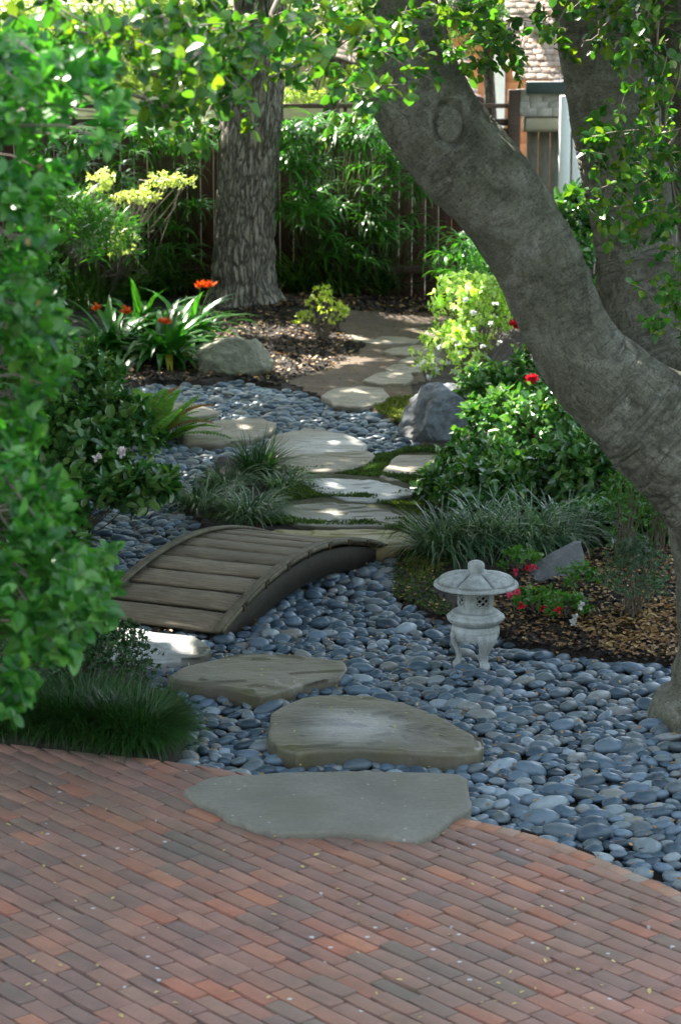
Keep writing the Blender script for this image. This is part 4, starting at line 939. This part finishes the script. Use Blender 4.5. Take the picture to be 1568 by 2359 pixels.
b = gr(0, 900); shrub('dark_shrub', 'dark leafy shrub deep at the left under the tall grasses', 'shrub', b, [(A(0, 700, 18.5), (.6, .4, .6), 220)], 'camellia', .08, .045, 7, stems=8, stemr=.006)

# weeping whorled shrubs along the fence
def whorl(name, lb, base, tips, L, mat, k=16, group='weeping whorled shrubs along the fence', W=.016):
    o = thing(name, base, lb, 'shrub', group); m = MB(); ms = MB(); P = np.array(tips); n = len(P)
    az = np.tile(np.arange(k)*2*math.pi/k, n)+rng.uniform(0, .5, n*k)
    blades(m, np.repeat(P, k, 0), az, L*1.15*rng.uniform(.75, 1.1, n*k), W*1.35*rng.uniform(.7, 1.2, n*k), np.radians(rng.uniform(0, 55, n*k)), np.radians(rng.uniform(50, 110, n*k)), 5, 0, .3)
    sticks(ms, np.repeat(np.asarray(base)[None], n, 0)+rng.normal(size=(n, 3))*np.array([.15, .1, 0]), P, .008, .005, 0)
    m.build('foliage', M[mat], o); ms.build('stem', M['stem'], o)
def tipsin(boxes):
    t = []
    for (x0, y0, x1, y1, Y0, Y1, n) in boxes:
        for q in range(n): t.append(A(rng.uniform(x0, x1), rng.uniform(y0, y1), rng.uniform(Y0, Y1)))
    return t
whorl('weeping_shrub', 'bright weeping whorled shrub just right of the furrowed trunk', gr(760, 690), tipsin([(650,270,870,330,23.6,24.2,34),(650,340,740,520,23.6,24.3,26)]), .30, 'weeping')
whorl('weeping_shrub', 'thin whorled shrub over the dark fence centre', gr(880, 690), tipsin([(820,300,930,620,24.0,24.4,34),(740,460,840,600,23.9,24.4,12),(900,330,1000,610,24.2,24.5,14)]), .26, 'weeping', 13)
whorl('weeping_shrub', 'whorled shrub between fence and left side of the trunk', gr(420, 680), tipsin([(330,275,495,340,23.8,24.3,26),(340,330,470,620,24.0,24.4,20)]), .28, 'weeping')
whorl('weeping_shrub', 'bright weeping shrub lower right beside the leaning limb', gr(1090, 720), tipsin([(1020,540,1170,640,21.6,22.6,26),(1050,600,1180,690,21.6,22.6,16)]), .26, 'weeping', 14)
whorl('weeping_shrub', 'shaded whorled shrub at far left of the fence', gr(160, 690), tipsin([(80,280,320,560,23.4,24.2,50)]), .28, 'weeping')

# ------------------------------------------------------------------ trees
def pdisp(V, N, th, s, r):
    q = np.stack([V[..., 0]*16, V[..., 1]*16, V[..., 2]*4.5], -1); w_ = np.stack([fbm(q*.6, 2), fbm(q*.6+7, 2), 0*V[..., 0]], -1)*.5
    rid = 1-np.abs(vn(q+w_)); d = (np.clip(rid, 0, 1)**2.5)*-.026+.010*fbm(q*2, 3)
    return d+.02*fbm(V*1.5, 2)
PT = thing('conifer_tree', PINE, 'straight tree trunk with deeply furrowed grey bark near the fence', 'tree')
pp = [(578,770,96),(574,735,92),(568,700,82),(565,650,77),(563,600,75),(567,500,74),(573,400,74),(579,300,73),(588,200,70),(596,100,64),(600,0,60),(604,-200,56),(606,-500,48)]
P = np.array([A(x, y, PINE[1]) for x, y, _ in pp]); sfac = 5400/(PINE[1]*math.cos(PITCH)+H*math.sin(PITCH)); rd = np.array([r for *_, r in pp])/sfac
def pd2(V, N, th, s, r):
    fl = np.clip(1-(V[..., 2]-hz(PINE))/.35, 0, 1)**2*.10*(.5+.5*np.cos(th*5+1))[None]
    return pdisp(V, N, th, s, r)+fl
V, f, uv = tube(P, rd, 260, 560, pd2); m = MB(); m.add(V, f); m.build('trunk', M['barkpine'], PT, smooth=True, uv=uv)
q = []
mc = MB()
P_, o_ = ell(900, P[-1]+np.array([0, .5, 1.2]), (2.2, 2.0, 1.6), .3); 
P_ = P_[P_[:, 2] > 4.2]; PK = np.ones(len(P_), bool)
for (p, r) in [(G(870,770), .4), (A(1080,760,18.2), .6), (A(1180,820,18), .4), (A(760,300,23.8), .7), (A(420,300,23.8), .5), (A(1080,570,22), .5), (A(400,430,21.5), .5), (A(240,440,21.5), .4)]:
    v_ = P_-p; t_ = v_@SV; PK &= np.linalg.norm(v_-t_[:, None]*SV, axis=1) > r+.15
P_ = P_[PK]; o_ = np.tile([0, 0, 1.], (len(P_), 1)); rosette(mc, P_, o_, 10, .16, .05, T_DIA); mc.build('crown', M['weeping'], PT)

OT = thing('oak_tree', OAK, 'big leaning oak with smooth grey limbs sweeping over the garden', 'tree')
sO = 5400/(OAK[1]*math.cos(PITCH)+H*math.sin(PITCH))
KN = None
CRK = [None]
def odisp(V, N, th, s, r):
    d = .007*fbm(V*2.2, 3); rm = r.mean()
    q = np.stack(np.broadcast_arrays(np.cos(th)[None]*rm*7, np.sin(th)[None]*rm*7, s[:, None]*42), -1)
    wq = np.stack([vn(q*.4), vn(q*.4+5), vn(q*.4+9)], -1)*.7
    c1 = (1-np.abs(vn(q+wq*.7)))**4*np.clip(fbm(V*5, 2)+.45, 0, 1); d = d-.008*c1                                   # cross cracks
    q2 = np.stack(np.broadcast_arrays(np.cos(th)[None]*rm*27, np.sin(th)[None]*rm*27, s[:, None]*8), -1)
    c2 = (1-np.abs(vn(q2*1.3+wq*.9)))**5*np.clip(fbm(V*4+9, 2)+.5, 0, 1); d = d-.007*c2+.003*fbm(q2*2.1, 3); CRK[0] = np.clip(c1*.7+c2*.35-.1, 0, .65).ravel()           # long cracks
    for (kp, kr, kh) in KNOTS:
        dd = np.linalg.norm((V-kp)*np.array([1.15, .5, .8]), axis=-1)*(1+.18*fbm(V*9, 3)); d = d+kh*.8*np.exp(-((dd-kr*1.3)/(kr*.28))**2)-kh*.9*np.exp(-((dd-kr*1.0)/(kr*.13))**2)+kh*.5*np.exp(-(dd/(kr*.7))**2)
    d = d+.010*(np.sin(s*16+5*vn(np.stack([s*2, 0*s, 0*s], -1)))[:, None])*np.clip(fbm(V*2, 2)+.2, 0, 1)
    return d
def limb(pts, Ys, name, n, rings, cap=False):
    P = np.array([A(x, y, Y) for (x, y, _), Y in zip(pts, Ys)]); sf = np.array([5400/(Y*math.cos(PITCH)+H*math.sin(PITCH)) for Y in Ys]); rd = np.array([p[2] for p in pts])/sf
    V, f, uv = tube(P, rd, n, rings, odisp); m = MB(); m.add(V, f); o = m.build(name, M['barkoak'], OT, smooth=True, uv=uv)
    at_ = o.data.attributes.new('scar_seam', 'FLOAT', 'POINT'); val = np.zeros(len(V))
    for (kp, kr, kh) in KNOTS:
        dd = np.linalg.norm((V-kp)*np.array([1.15, .5, .8]), axis=-1)*(1+.18*fbm(V*9, 3)); val = np.maximum(val, np.exp(-((dd-kr*1.0)/(kr*.2))**2)*(.35+.6*fbm(V*14, 2)) if kr > .05 else .7*np.exp(-(dd/(kr*.8))**2)*(.7+.6*fbm(V*30, 2)))
    val = np.clip(val, 0, 1)
    o.data.attributes.new('crack', 'FLOAT', 'POINT').data.foreach_set('value', CRK[0].astype(np.float32))
    at_.data.foreach_set('value', val.astype(np.float32)); return o
oy = OAK[1]
KNOTS = [(A(1035, 285, oy-.25), .075, .022), (A(1165, 440, oy-.24), .028, -.006), (A(1095, 250, oy-.2), .03, .006)]
limb([(1700,1720,250),(1702,1660,215),(1712,1600,178),(1715,1500,158),(1712,1380,152),(1712,1260,165),(1722,1150,190),(1740,1020,190),(1800,880,150),(1860,600,120),(1900,100,100)], [oy]*11, 'trunk', 200, 330)
limb([(1760,1210,120),(1700,1140,165),(1625,1066,152),(1550,1010,138),(1485,957,125),(1420,900,114),(1360,845,105),(1316,783,100),(1278,703,98),(1230,590,99),(1168,488,99),(1104,408,104),(1010,300,112),(957,197,106),(938,98,90),(920,0,76),(890,-200,62),(840,-450,56)], [oy]+[oy-.05]*16+[oy+.2], 'limb', 260, 900)
limb([(1680,1100,110),(1600,980,130),(1545,870,132),(1500,770,122),(1472,680,98),(1460,590,90),(1446,480,90),(1428,370,94),(1406,250,95),(1386,130,92),(1365,0,88),(1340,-200,92),(1300,-500,80)], [oy+.1, oy+.25, oy+.35, oy+.42, oy+.45]+[oy+.5]*8, 'limb', 200, 560)
limb([(1660,700,70),(1625,500,66),(1590,300,62),(1558,120,58),(1530,-30,54),(1500,-300,50)], [oy+.9]*6, 'limb', 120, 260)

# lit spots: gaps cut in the unseen crown let sun reach them (3-D points, radius)
LIT = [(G(385, 1482), .17), (G(300,1484), .14), (A(1150,960,16), .3), (A(1230,1060,15.3), .25), (A(1070,880,17.5), .3), (G(870, 770), .18), (A(1050,840,17.9), .5), (A(1080,760,18.2), .6), (A(1180,820,18), .3),
       (A(400,430,21.5), .45), (A(240,440,21.5), .3), (A(745,740,21), .14), (A(760,300,23.8), .7), (A(420,300,23.8), .5), (A(1080,570,22), .45), (A(480,690,21.5), .3), (A(1330,560,18.8), .35), (A(510,400,PINE[1]), .35), (A(505,230,PINE[1]), .3)]
LITTOP = [(A(1285, 250, oy+.35), .10), (A(1335, 450, oy+.35), .10), (A(1372, 640, oy+.35), .09), (A(1090, 560, oy), .06), (A(1190, 760, oy), .06), (A(905, 340, oy), .06), (A(1160, 330, oy), .10), (A(1290, 500, oy), .08), (A(400, 650, 22), .35), (A(720, 650, 22.6), .3), (A(300, 620, 21.5), .3), (A(1235, 100, 26.), .35), (A(1300, 350, 24.4), .25), (A(1300, 260, 24.4), .25), (A(450,120,7.5), .5), (A(650,90,7.5), .45), (A(150,120,6), .4), (A(300,150,6), .35), (A(760,150,7.5), .35), (A(1100,80,9), .4), (A(1400,100,9.6), .4), (A(1480,300,9.4), .3), (A(1440,450,9.4), .3), (A(1500,560,9.4), .25), (A(1540,700,9.2), .2), (A(880,150,8.5), .3)]
def canopy():
    m = MB(); n = 60000
    c = np.concatenate([rng.uniform([-9, 6.5, 4.0], [6.5, 32, 6.2], (n, 3)), rng.uniform([-6, 8, 4.0], [2.5, 17, 6.2], (26000, 3))])
    # clumps
    keep = np.ones(len(c), bool)
    for (p, r) in LIT+LITTOP:
        v = c-p; t = v@SV; d = np.linalg.norm(v-t[:, None]*SV, axis=1); keep &= ~((d < r+.16) & (t > 0))
    # ground footprint along the sun: only what shades the garden and patio
    g = c-SV*(c[:, 2:3]/SV[2]); keep &= (g[:, 0] > -5.5) & (g[:, 0] < 5.5) & (g[:, 1] > 2.5) & (g[:, 1] < 25.2)
    den = fbm(np.stack([c[:, 0]*.9, c[:, 1]*.9, c[:, 2]*.9], -1), 3); keep &= den > -1.05
    c = c[keep]; print('canopy', len(c))
    d = rv(len(c)); N = rv(len(c))*.7+SV; leaves(m, c, d, N, rng.uniform(.2, .34, len(c)), rng.uniform(.13, .2, len(c)), T_HEX)
    o = m.build('crown', M['oakleaf'], OT)  # unseen canopy shaped to shade the garden, with gaps for sun
    ms = MB(); top = np.array([A(840, -450, oy+.2), A(1300, -500, oy+.5), A(1500, -300, oy+.9), A(1900, 100, oy)])
    ends = c[rng.permutation(len(c))[:60]]; sticks(ms, top[rng.integers(0, 4, 60)], ends, .06, .01, .05, 6, 7); ms.build('branch', M['barkoak'], OT)
canopy()

# hanging sprays of leaves seen along the top and right
def sprays(mb, mt, blobs, L, k=9, T=T_OVAL):
    for (px, py, rx, ry, Y, dY, n) in blobs:
        q = np.array([A(px+rng.normal()*rx*.5, py+rng.normal()*ry*.5, Y+rng.normal()*dY*.5) for _ in range(n)])
        d = rv(n); d[:, 2] -= .5; d = norm(d); tl = rng.uniform(.08, .2, n)
        e = q+d*tl[:, None]; sticks(mt, q, e, .003, .0015, 0, 2, 3)
        t = rng.uniform(.1, 1, (n, k)); P = (q[:, None]*(1-t[..., None])+e[:, None]*t[..., None]).reshape(-1, 3)
        dd = norm(np.repeat(d, k, 0)*.5+rv(n*k)); N = norm(rv(n*k)*.8+np.array([0, -.3, .8]))
        l = L*rng.uniform(.6, 1.2, n*k); leaves(mb, P, dd, N, l, l*rng.uniform(.6, .85, n*k), T)
m = MB(); mt = MB()
top = [(430,60,120,70,7.2,1.2,26),(560,60,90,60,7.2,1.2,20),(470,200,60,50,7.0,.8,12),(545,180,50,50,7,.8,10),(500,130,60,50,7.2,.8,12),(400,150,60,50,7.0,1,12),(660,50,70,50,7.5,1.2,16),(770,40,80,50,7.8,1.2,18),(730,110,50,35,7.8,1,8),(810,160,45,40,7.8,.8,10),(850,80,50,50,8.2,.8,10),(350,230,50,30,6.8,.6,6),(300,80,100,70,6.8,1,20),(180,40,120,50,6.6,1,20),(80,40,90,60,6.4,1,14),
       (960,30,70,28,8.8,.8,10),(1060,30,60,30,9,.8,10),(1080,90,60,40,9.3,.8,10),(1130,130,40,40,9.4,.6,7),(1180,60,40,40,9.4,.6,7),(830,210,35,25,7.8,.5,5)]
sprays(m, mt, top, .044, 12)
rt = [(1300,60,50,60,9.4,.4,9),(1440,40,60,40,9.3,.4,10),(1530,40,40,50,9.2,.4,10),(1480,110,50,40,9.2,.4,9),(1430,90,40,40,9.3,.4,6),(1540,160,30,50,9.2,.4,8),(1500,210,50,35,9.2,.4,9),(1390,60,40,40,9.3,.4,6),(1420,290,40,30,9.2,.3,6),(1360,300,35,30,9.2,.3,6),(1500,320,50,40,9.2,.3,10),(1400,360,40,30,9.2,.3,7),(1470,400,50,40,9.2,.3,10),(1540,400,30,50,9.2,.3,8),(1420,440,35,30,9.2,.3,6),(1400,480,40,15,9.2,.3,5),(1500,490,50,35,9.2,.3,8),(1555,560,20,40,9.2,.3,6),(1545,640,15,20,9.1,.3,4),(1535,685,22,20,9.1,.3,5),(1550,740,15,25,9.1,.3,4)]
sprays(m, mt, rt, .044, 11)
m.build('foliage', M['oakleaf'], OT); mt.build('twig', M['twig'], OT)['kind'] = 'stuff'
# thin bare branches among the leaves
mt = MB(); bl = [((1568,100),(1440,560)),((1470,0),(1540,560)),((1440,120),(1570,470)),((1340,110),(1430,30)),((1560,300),(1400,600))]
P0 = np.array([A(a[0], a[1], 9.3) for a, b in bl]); P1 = np.array([A(b[0], b[1], 9.3) for a, b in bl]); sticks(mt, P0, P1, .006, .002, .03, 8, 5)
sticks(mt, np.array([A(-60, 200, 6.8), A(700, -80, 7.6), A(300,-60,7)]), np.array([A(430, 250, 6.9), A(560, 180, 7.1), A(470,190,7)]), .012, .004, .03, 8, 5)
mt.build('branch', M['twig'], OT)

# left foreground shrub, out of focus
SB = np.array([-1.35, 5.6, 0]); o = thing('foreground_shrub', SB, 'tall leafy green shrub close to the camera filling the left edge', 'shrub')
POLY = np.array([(-160,80),(60,70),(180,110),(300,160),(330,230),(300,310),(250,370),(200,430),(150,490),(165,560),(120,600),(130,650),(160,700),(205,760),(200,830),(170,880),(120,930),(140,990),(120,1050),(180,1120),(250,1180),(270,1230),(310,1290),(320,1370),(290,1430),(220,1480),(230,1510),(120,1540),(120,1600),(60,1640),(-10,1650),(-160,1500)])
n = 1500; q = rng.uniform([-160, 60], [340, 1660], (n*2, 2)); q = q[inpoly(q[:, 0], q[:, 1], POLY)][:n]
q[:, 0] -= 42; dens = fbm(np.stack([q[:, 0]/90, q[:, 1]/90, 0*q[:, 0]], -1), 2); q = q[dens > -.5]
C = np.array([A(x, y, rng.uniform(5.0, 6.3)) for x, y in q]); m = MB(); mt = MB(); mbud = MB()
out = norm(np.column_stack([rng.uniform(.1, 1, len(C)), rng.normal(size=len(C))*.5-.3, rng.uniform(.0, .9, len(C))]))
k = 8; rosette(m, C, out, k, .045, .030, T_OVAL, .9, .55, .25)
hub = np.array([A(-180, y, 5.7) for y in np.linspace(150, 1600, 9)])
sel = rng.permutation(len(C))[:160]; near = hub[np.argmin(((C[sel][:, None]-hub[None])**2).sum(2), 1)]; sticks(mt, near, C[sel], .006, .002, .05, 4, 5)
sticks(mt, np.repeat(SB[None], 9, 0)+rng.normal(size=(9, 3))*np.array([.05, .05, 0]), hub, .02, .008, .02, 5, 6)
bs = C[rng.permutation(len(C))[:170]]; leaves(mbud, bs+rv(len(bs))*.02, rv(len(bs)), rv(len(bs)), .02, .012, T_HEX)
m.build('foliage', M['bushleaf'], o); mt.build('branch', M['twig'], o); mbud.build('bud', M['bud'], o)['kind'] = 'stuff'

# ------------------------------------------------------------------ fence
FY = 25.0; x0, x1 = -7.5, 1.85
fo = thing('board_fence', ((x0+x1)/2, FY, 0), 'dark brown board fence with open top rail behind the garden', 'fence')
m = MB(); x = x0
while x < x1-.07:
    w_ = .14; box(m, (x+w_/2, FY+rng.normal()*.002, .92), (w_-rng.uniform(.002, .008), .02, 1.84), None, .002); x += w_
m.build('board', M['fence'], fo)
for z, h_ in ((1.90, .07), (2.07, .045)):
    m = MB(); box(m, ((x0+x1)/2, FY-.01, z), (x1-x0-.1, .05 if z < 2 else .10, h_), None, .004); m.build('rail', M['fencerail'], fo)
m = MB(); box(m, ((x0+x1)/2, FY-.04, .35), (x1-x0-.1, .05, .09), None, .004); m.build('rail', M['fence'], fo)
for px in (-6.9, -5.0, -3.1, -1.15, -.13, 1.82):
    m = MB(); s_ = .10 if px < 1 else .13; box(m, (px, FY-.03, 1.07 if px < 1 else 1.12), (s_, s_, 2.14 if px < 1 else 2.24), None, .006); m.build('post', M['fencerail'], fo)
for px in np.arange(-6.6, 1.8, .95):
    m = MB(); box(m, (px, FY-.01, 1.99), (.04, .04, .13), None, .003); m.build('baluster', M['fencerail'], fo)

# ------------------------------------------------------------------ shed (right)
sh = thing('garden_shed', (2.9, 25.5, 0), 'small shed with shingled eave and dark gutter behind the trunks', 'shed')
X0 = 1.93
def bx(mb, x0, x1, y0, y1, z0, z1, bev=.004): box(mb, ((x0+x1)/2, (y0+y1)/2, (z0+z1)/2), (x1-x0, y1-y0, z1-z0), None, bev)
m = MB(); x = X0+.05
while x < 4.6: bx(m, x, x+.118, 25.2+(.008 if int(x*10) % 2 else 0), 25.24, 0, 1.80); x += .125
m.build('wall', M['greywood'], sh)
m = MB(); bx(m, X0, 4.6, 24.98, 25.24, 1.80, 1.96); bx(m, X0+.01, 4.6, 24.93, 24.98, 1.82, 1.95); m.build('lintel', M['beige'], sh)
m = MB()
for r_ in range(4):
    x = X0-.02-rng.uniform(0, .1)
    while x < 4.6:
        w_ = rng.uniform(.1, .2); bx(m, x, x+w_-.004, 24.93-.012*(3-r_)+rng.normal()*.002, 25.02, 1.965+r_*.065, 2.05+r_*.065, .002); x += w_
m.build('shingle_band', M['shingle'], sh)
m = MB(); bx(m, X0+.0, 4.6, 24.80, 24.90, 2.20, 2.33, .01); m.build('gutter', M['gutter'], sh)
def roofplane(mb, x0, x1, y0, z0, y1, z1, course=.13, shear=0.0):
    n = int(math.hypot(y1-y0, z1-z0)/course); sl = norm(np.array([0, y1-y0, z1-z0])); up = np.array([0, -sl[2], sl[1]])
    for r_ in range(n):
        x = x0+shear*r_-rng.uniform(0, .15)
        while x < x1:
            w_ = rng.uniform(.07, .16); c = np.array([x+w_/2, y0, z0])+sl*(r_+.6)*course+up*(.012+rng.normal()*.003)
            ax = np.array([(1, 0, 0), norm(sl-up*.07), norm(up+sl*.07)]); box(mb, c, (w_-.006, course*1.25, .014), ax, .002); x += w_
m = MB(); roofplane(m, X0-.05, 4.6, 24.86, 2.34, 27.2, 4.1, .10); m.build('roof', M['roof'], sh)
q = scatter(np.array([(1.9, 24.9, 0), (4.6, 24.9, 0), (4.6, 27, 0), (1.9, 27, 0)]), 700, False); q[:, 2] = 2.37+(q[:, 1]-24.86)*.752+.02
m = MB(); d = rv(len(q)); d[:, 2] = d[:, 1]*.75; leaves(m, q, d, rv(len(q))*.3+np.array([0, -.6, .8]), .05, .03, T_HEX); m.build('roof_litter', M['litter'], sh)
pt = thing('white_post', (2.33, 24.4, 0), 'sunlit white painted post in front of the shed', 'post'); m = MB(); bx(m, 2.25, 2.36, 24.35, 24.47, 0, 2.2, .006); m.build('shaft', M['whitepaint'], pt); m = MB(); bx(m, 2.235, 2.375, 24.335, 24.485, 0, .15, .006); m.build('foot', M['whitepaint'], pt)
m = MB(); bx(m, 2.40, 2.56, 24.5, 24.56, 0, 2.0, .006); m.build('side_board', M['whitepaint'], pt)
pt['label'] = 'sunlit white painted post and board in front of the shed'

# ------------------------------------------------------------------ neighbours beyond the fence
nh = thing('neighbour_house', (0, 32, 0), 'neighbouring house with orange shingle wall and white corner trim', 'house')
m = MB()
for r_ in range(17):
    x = -7.0-rng.uniform(0, .1)
    while x < 2.75: w_ = rng.uniform(.15, .26); bx(m, x, x+w_-.006, 31.0-.012+rng.normal()*.003, 31.06, .2+r_*.16-.01, .36+r_*.16+.0, .002); x += w_
m.build('wall', M['cedar'], nh)
m = MB(); bx(m, -7.1, 2.75, 31.06, 31.2, 0, 2.95, 0); m.build('wall', M['cedar'], nh)
m = MB(); bx(m, 1.95, 2.13, 30.9, 30.97, 0, 2.95, .01); bx(m, -7.1, 2.8, 30.85, 30.95, 2.85, 3.0, .01); m.build('trim', M['whitepaint'], nh)
m = MB(); roofplane(m, -7.3, 3.0, 30.6, 2.98, 34.5, 4.9, .2); m.build('roof', M['roof'], nh)
# lower out-building with sloping pinkish roof
ob = thing('pale_outbuilding', (-1.5, 28.5, 0), 'pale stucco outbuilding with low pinkish shingle roof behind the fence', 'outbuilding')
m = MB(); bx(m, -5.2, 1.25, 28.6, 28.8, 0, 2.72, .01); m.build('wall', M['stucco'], ob)
m = MB(); th = R(-14); 
for r_ in range(9):
    for s in range(14):
        u = s*.2+rng.uniform(-.02, .02); v_ = r_*.085; c = np.array([-.95+u*math.cos(th)-v_*.25, 28.2+v_*.55, 2.66+u*math.sin(th)+v_*.75]); box(m, c, (.19, .11, .015), np.array([(math.cos(th), 0, math.sin(th)), norm(np.array([0, .55, .75])), norm(np.cross((math.cos(th), 0, math.sin(th)), (0, .55, .75)))]), .002)
m.build('roof', M['roof'], ob)
m = MB(); box(m, (.42, 28.15, 2.31), (2.9, .05, .07), np.array([(math.cos(th), 0, math.sin(th)), (0, 1, 0), (-math.sin(th), 0, math.cos(th))]), .004); m.build('fascia', M['fencerail'], ob)

def bgtree(px, Y, blobs, lb, mat='sunleaf', L=.09, W=.03, k=9):
    b = A(px, 700, Y); b[2] = 0; o = thing('garden_tree', b, lb, 'tree', 'trees beyond the fence'); m = MB(); mt = MB(); mk = MB()
    top = np.array([A(x, y, Y) for x, y, *_ in blobs]).mean(0)
    V, f, uv = tube(np.array([b, b*.5+top*.5+np.array([.08, 0, 0]), top+np.array([0, 0, .3])]), [.10, .08, .04], 14, 16); mk.add(V, f); mk.build('trunk', M['barkpine'], o, smooth=True, uv=uv)
    for (x, y, rx, rz, n) in blobs:
        c = A(x, y, Y); P, out = ell(n, c, (rx, rx*.8, rz), .25); rosette(m, P, out*.4-np.array([0, 0, .6]), k, L, W, T_DIA); sticks(mt, np.repeat(top[None], 8, 0), P[:8], .02, .006, .05, 4, 4)
    m.build('crown', M[mat], o); mt.build('branch', M['twig'], o)
bgtree(360, 27.2, [(330,60,.9,.5,200),(420,140,.7,.45,150),(250,130,.8,.5,160),(470,40,.6,.4,110),(320,200,.5,.3,70)], 'bright yellow green tree over the fence left of the furrowed trunk')
bgtree(760, 27.0, [(740,30,.6,.35,100),(830,60,.6,.4,110),(690,120,.35,.3,50),(830,200,.45,.25,70),(700,230,.35,.15,30)], 'pale sunlit tree over the fence right of the furrowed trunk')
bgtree(1110, 26.5, [(1080,60,.55,.45,150),(1150,110,.45,.4,130),(1120,20,.6,.3,110)], 'darker feathery tree beside the shed roof', 'weeping', .10, .014, 12)
bgtree(60, 27.5, [(60,60,1.1,.6,220),(140,160,.8,.5,140),(20,200,.8,.5,120)], 'bright tree at the top left corner beyond the fence')
bgtree(1500, 30, [(1500,60,1.2,.8,200),(1560,160,1.0,.6,160)], 'tree behind the shed at the top right corner')

hb = thing('added_house', (0, -2.5, 0), 'two storey house with grey siding added behind the camera to block sky light, out of the picture', 'house')  # unseen house added to keep low frontal sky light out
m = MB()
for k in range(32): bx(m, -9, 9, -2.6+.01*(k % 2), -2.4, .02+k*.19, .2+k*.19, .004)
m.build('wall', M['greywood'], hb); m = MB(); bx(m, -9.4, 9.4, -2.6, -1.6, 6.1, 6.25, .01); m.build('added_eave', M['beige'], hb)
for k, x in enumerate((-5, 0, 5)):
    m = MB(); bx(m, x-.8, x+.8, -2.4, -2.34, 3.6, 5.1, .01); wq_ = m.build('added_window_frame', M['whitepaint'], hb); m = MB(); bx(m, x-.72, x+.72, -2.34, -2.33, 3.68, 5.02, .001); m.build('added_pane', M['dark'], wq_)
for sx, lb in ((-1, 'tall unseen hedge added on the left to block side light'), (1, 'tall unseen hedge added on the right to block side light')):
    ho = thing('added_hedge', (sx*6.5, 11, 0), lb, 'hedge'); m = MB(); n = 9000  # leaf screens added out of view to cut light from the sides
    P = np.column_stack([sx*(6.5+rng.uniform(-.5, .5, n)), rng.uniform(-2, 25, n), rng.uniform(0, 4.6, n)]); leaves(m, P, rv(n), np.column_stack([-sx*np.ones(n), rng.normal(size=n)*.4, rng.uniform(0, 1, n)]), .28, .17, T_HEX); m.build('foliage', M['camellia'], ho)
print('done')
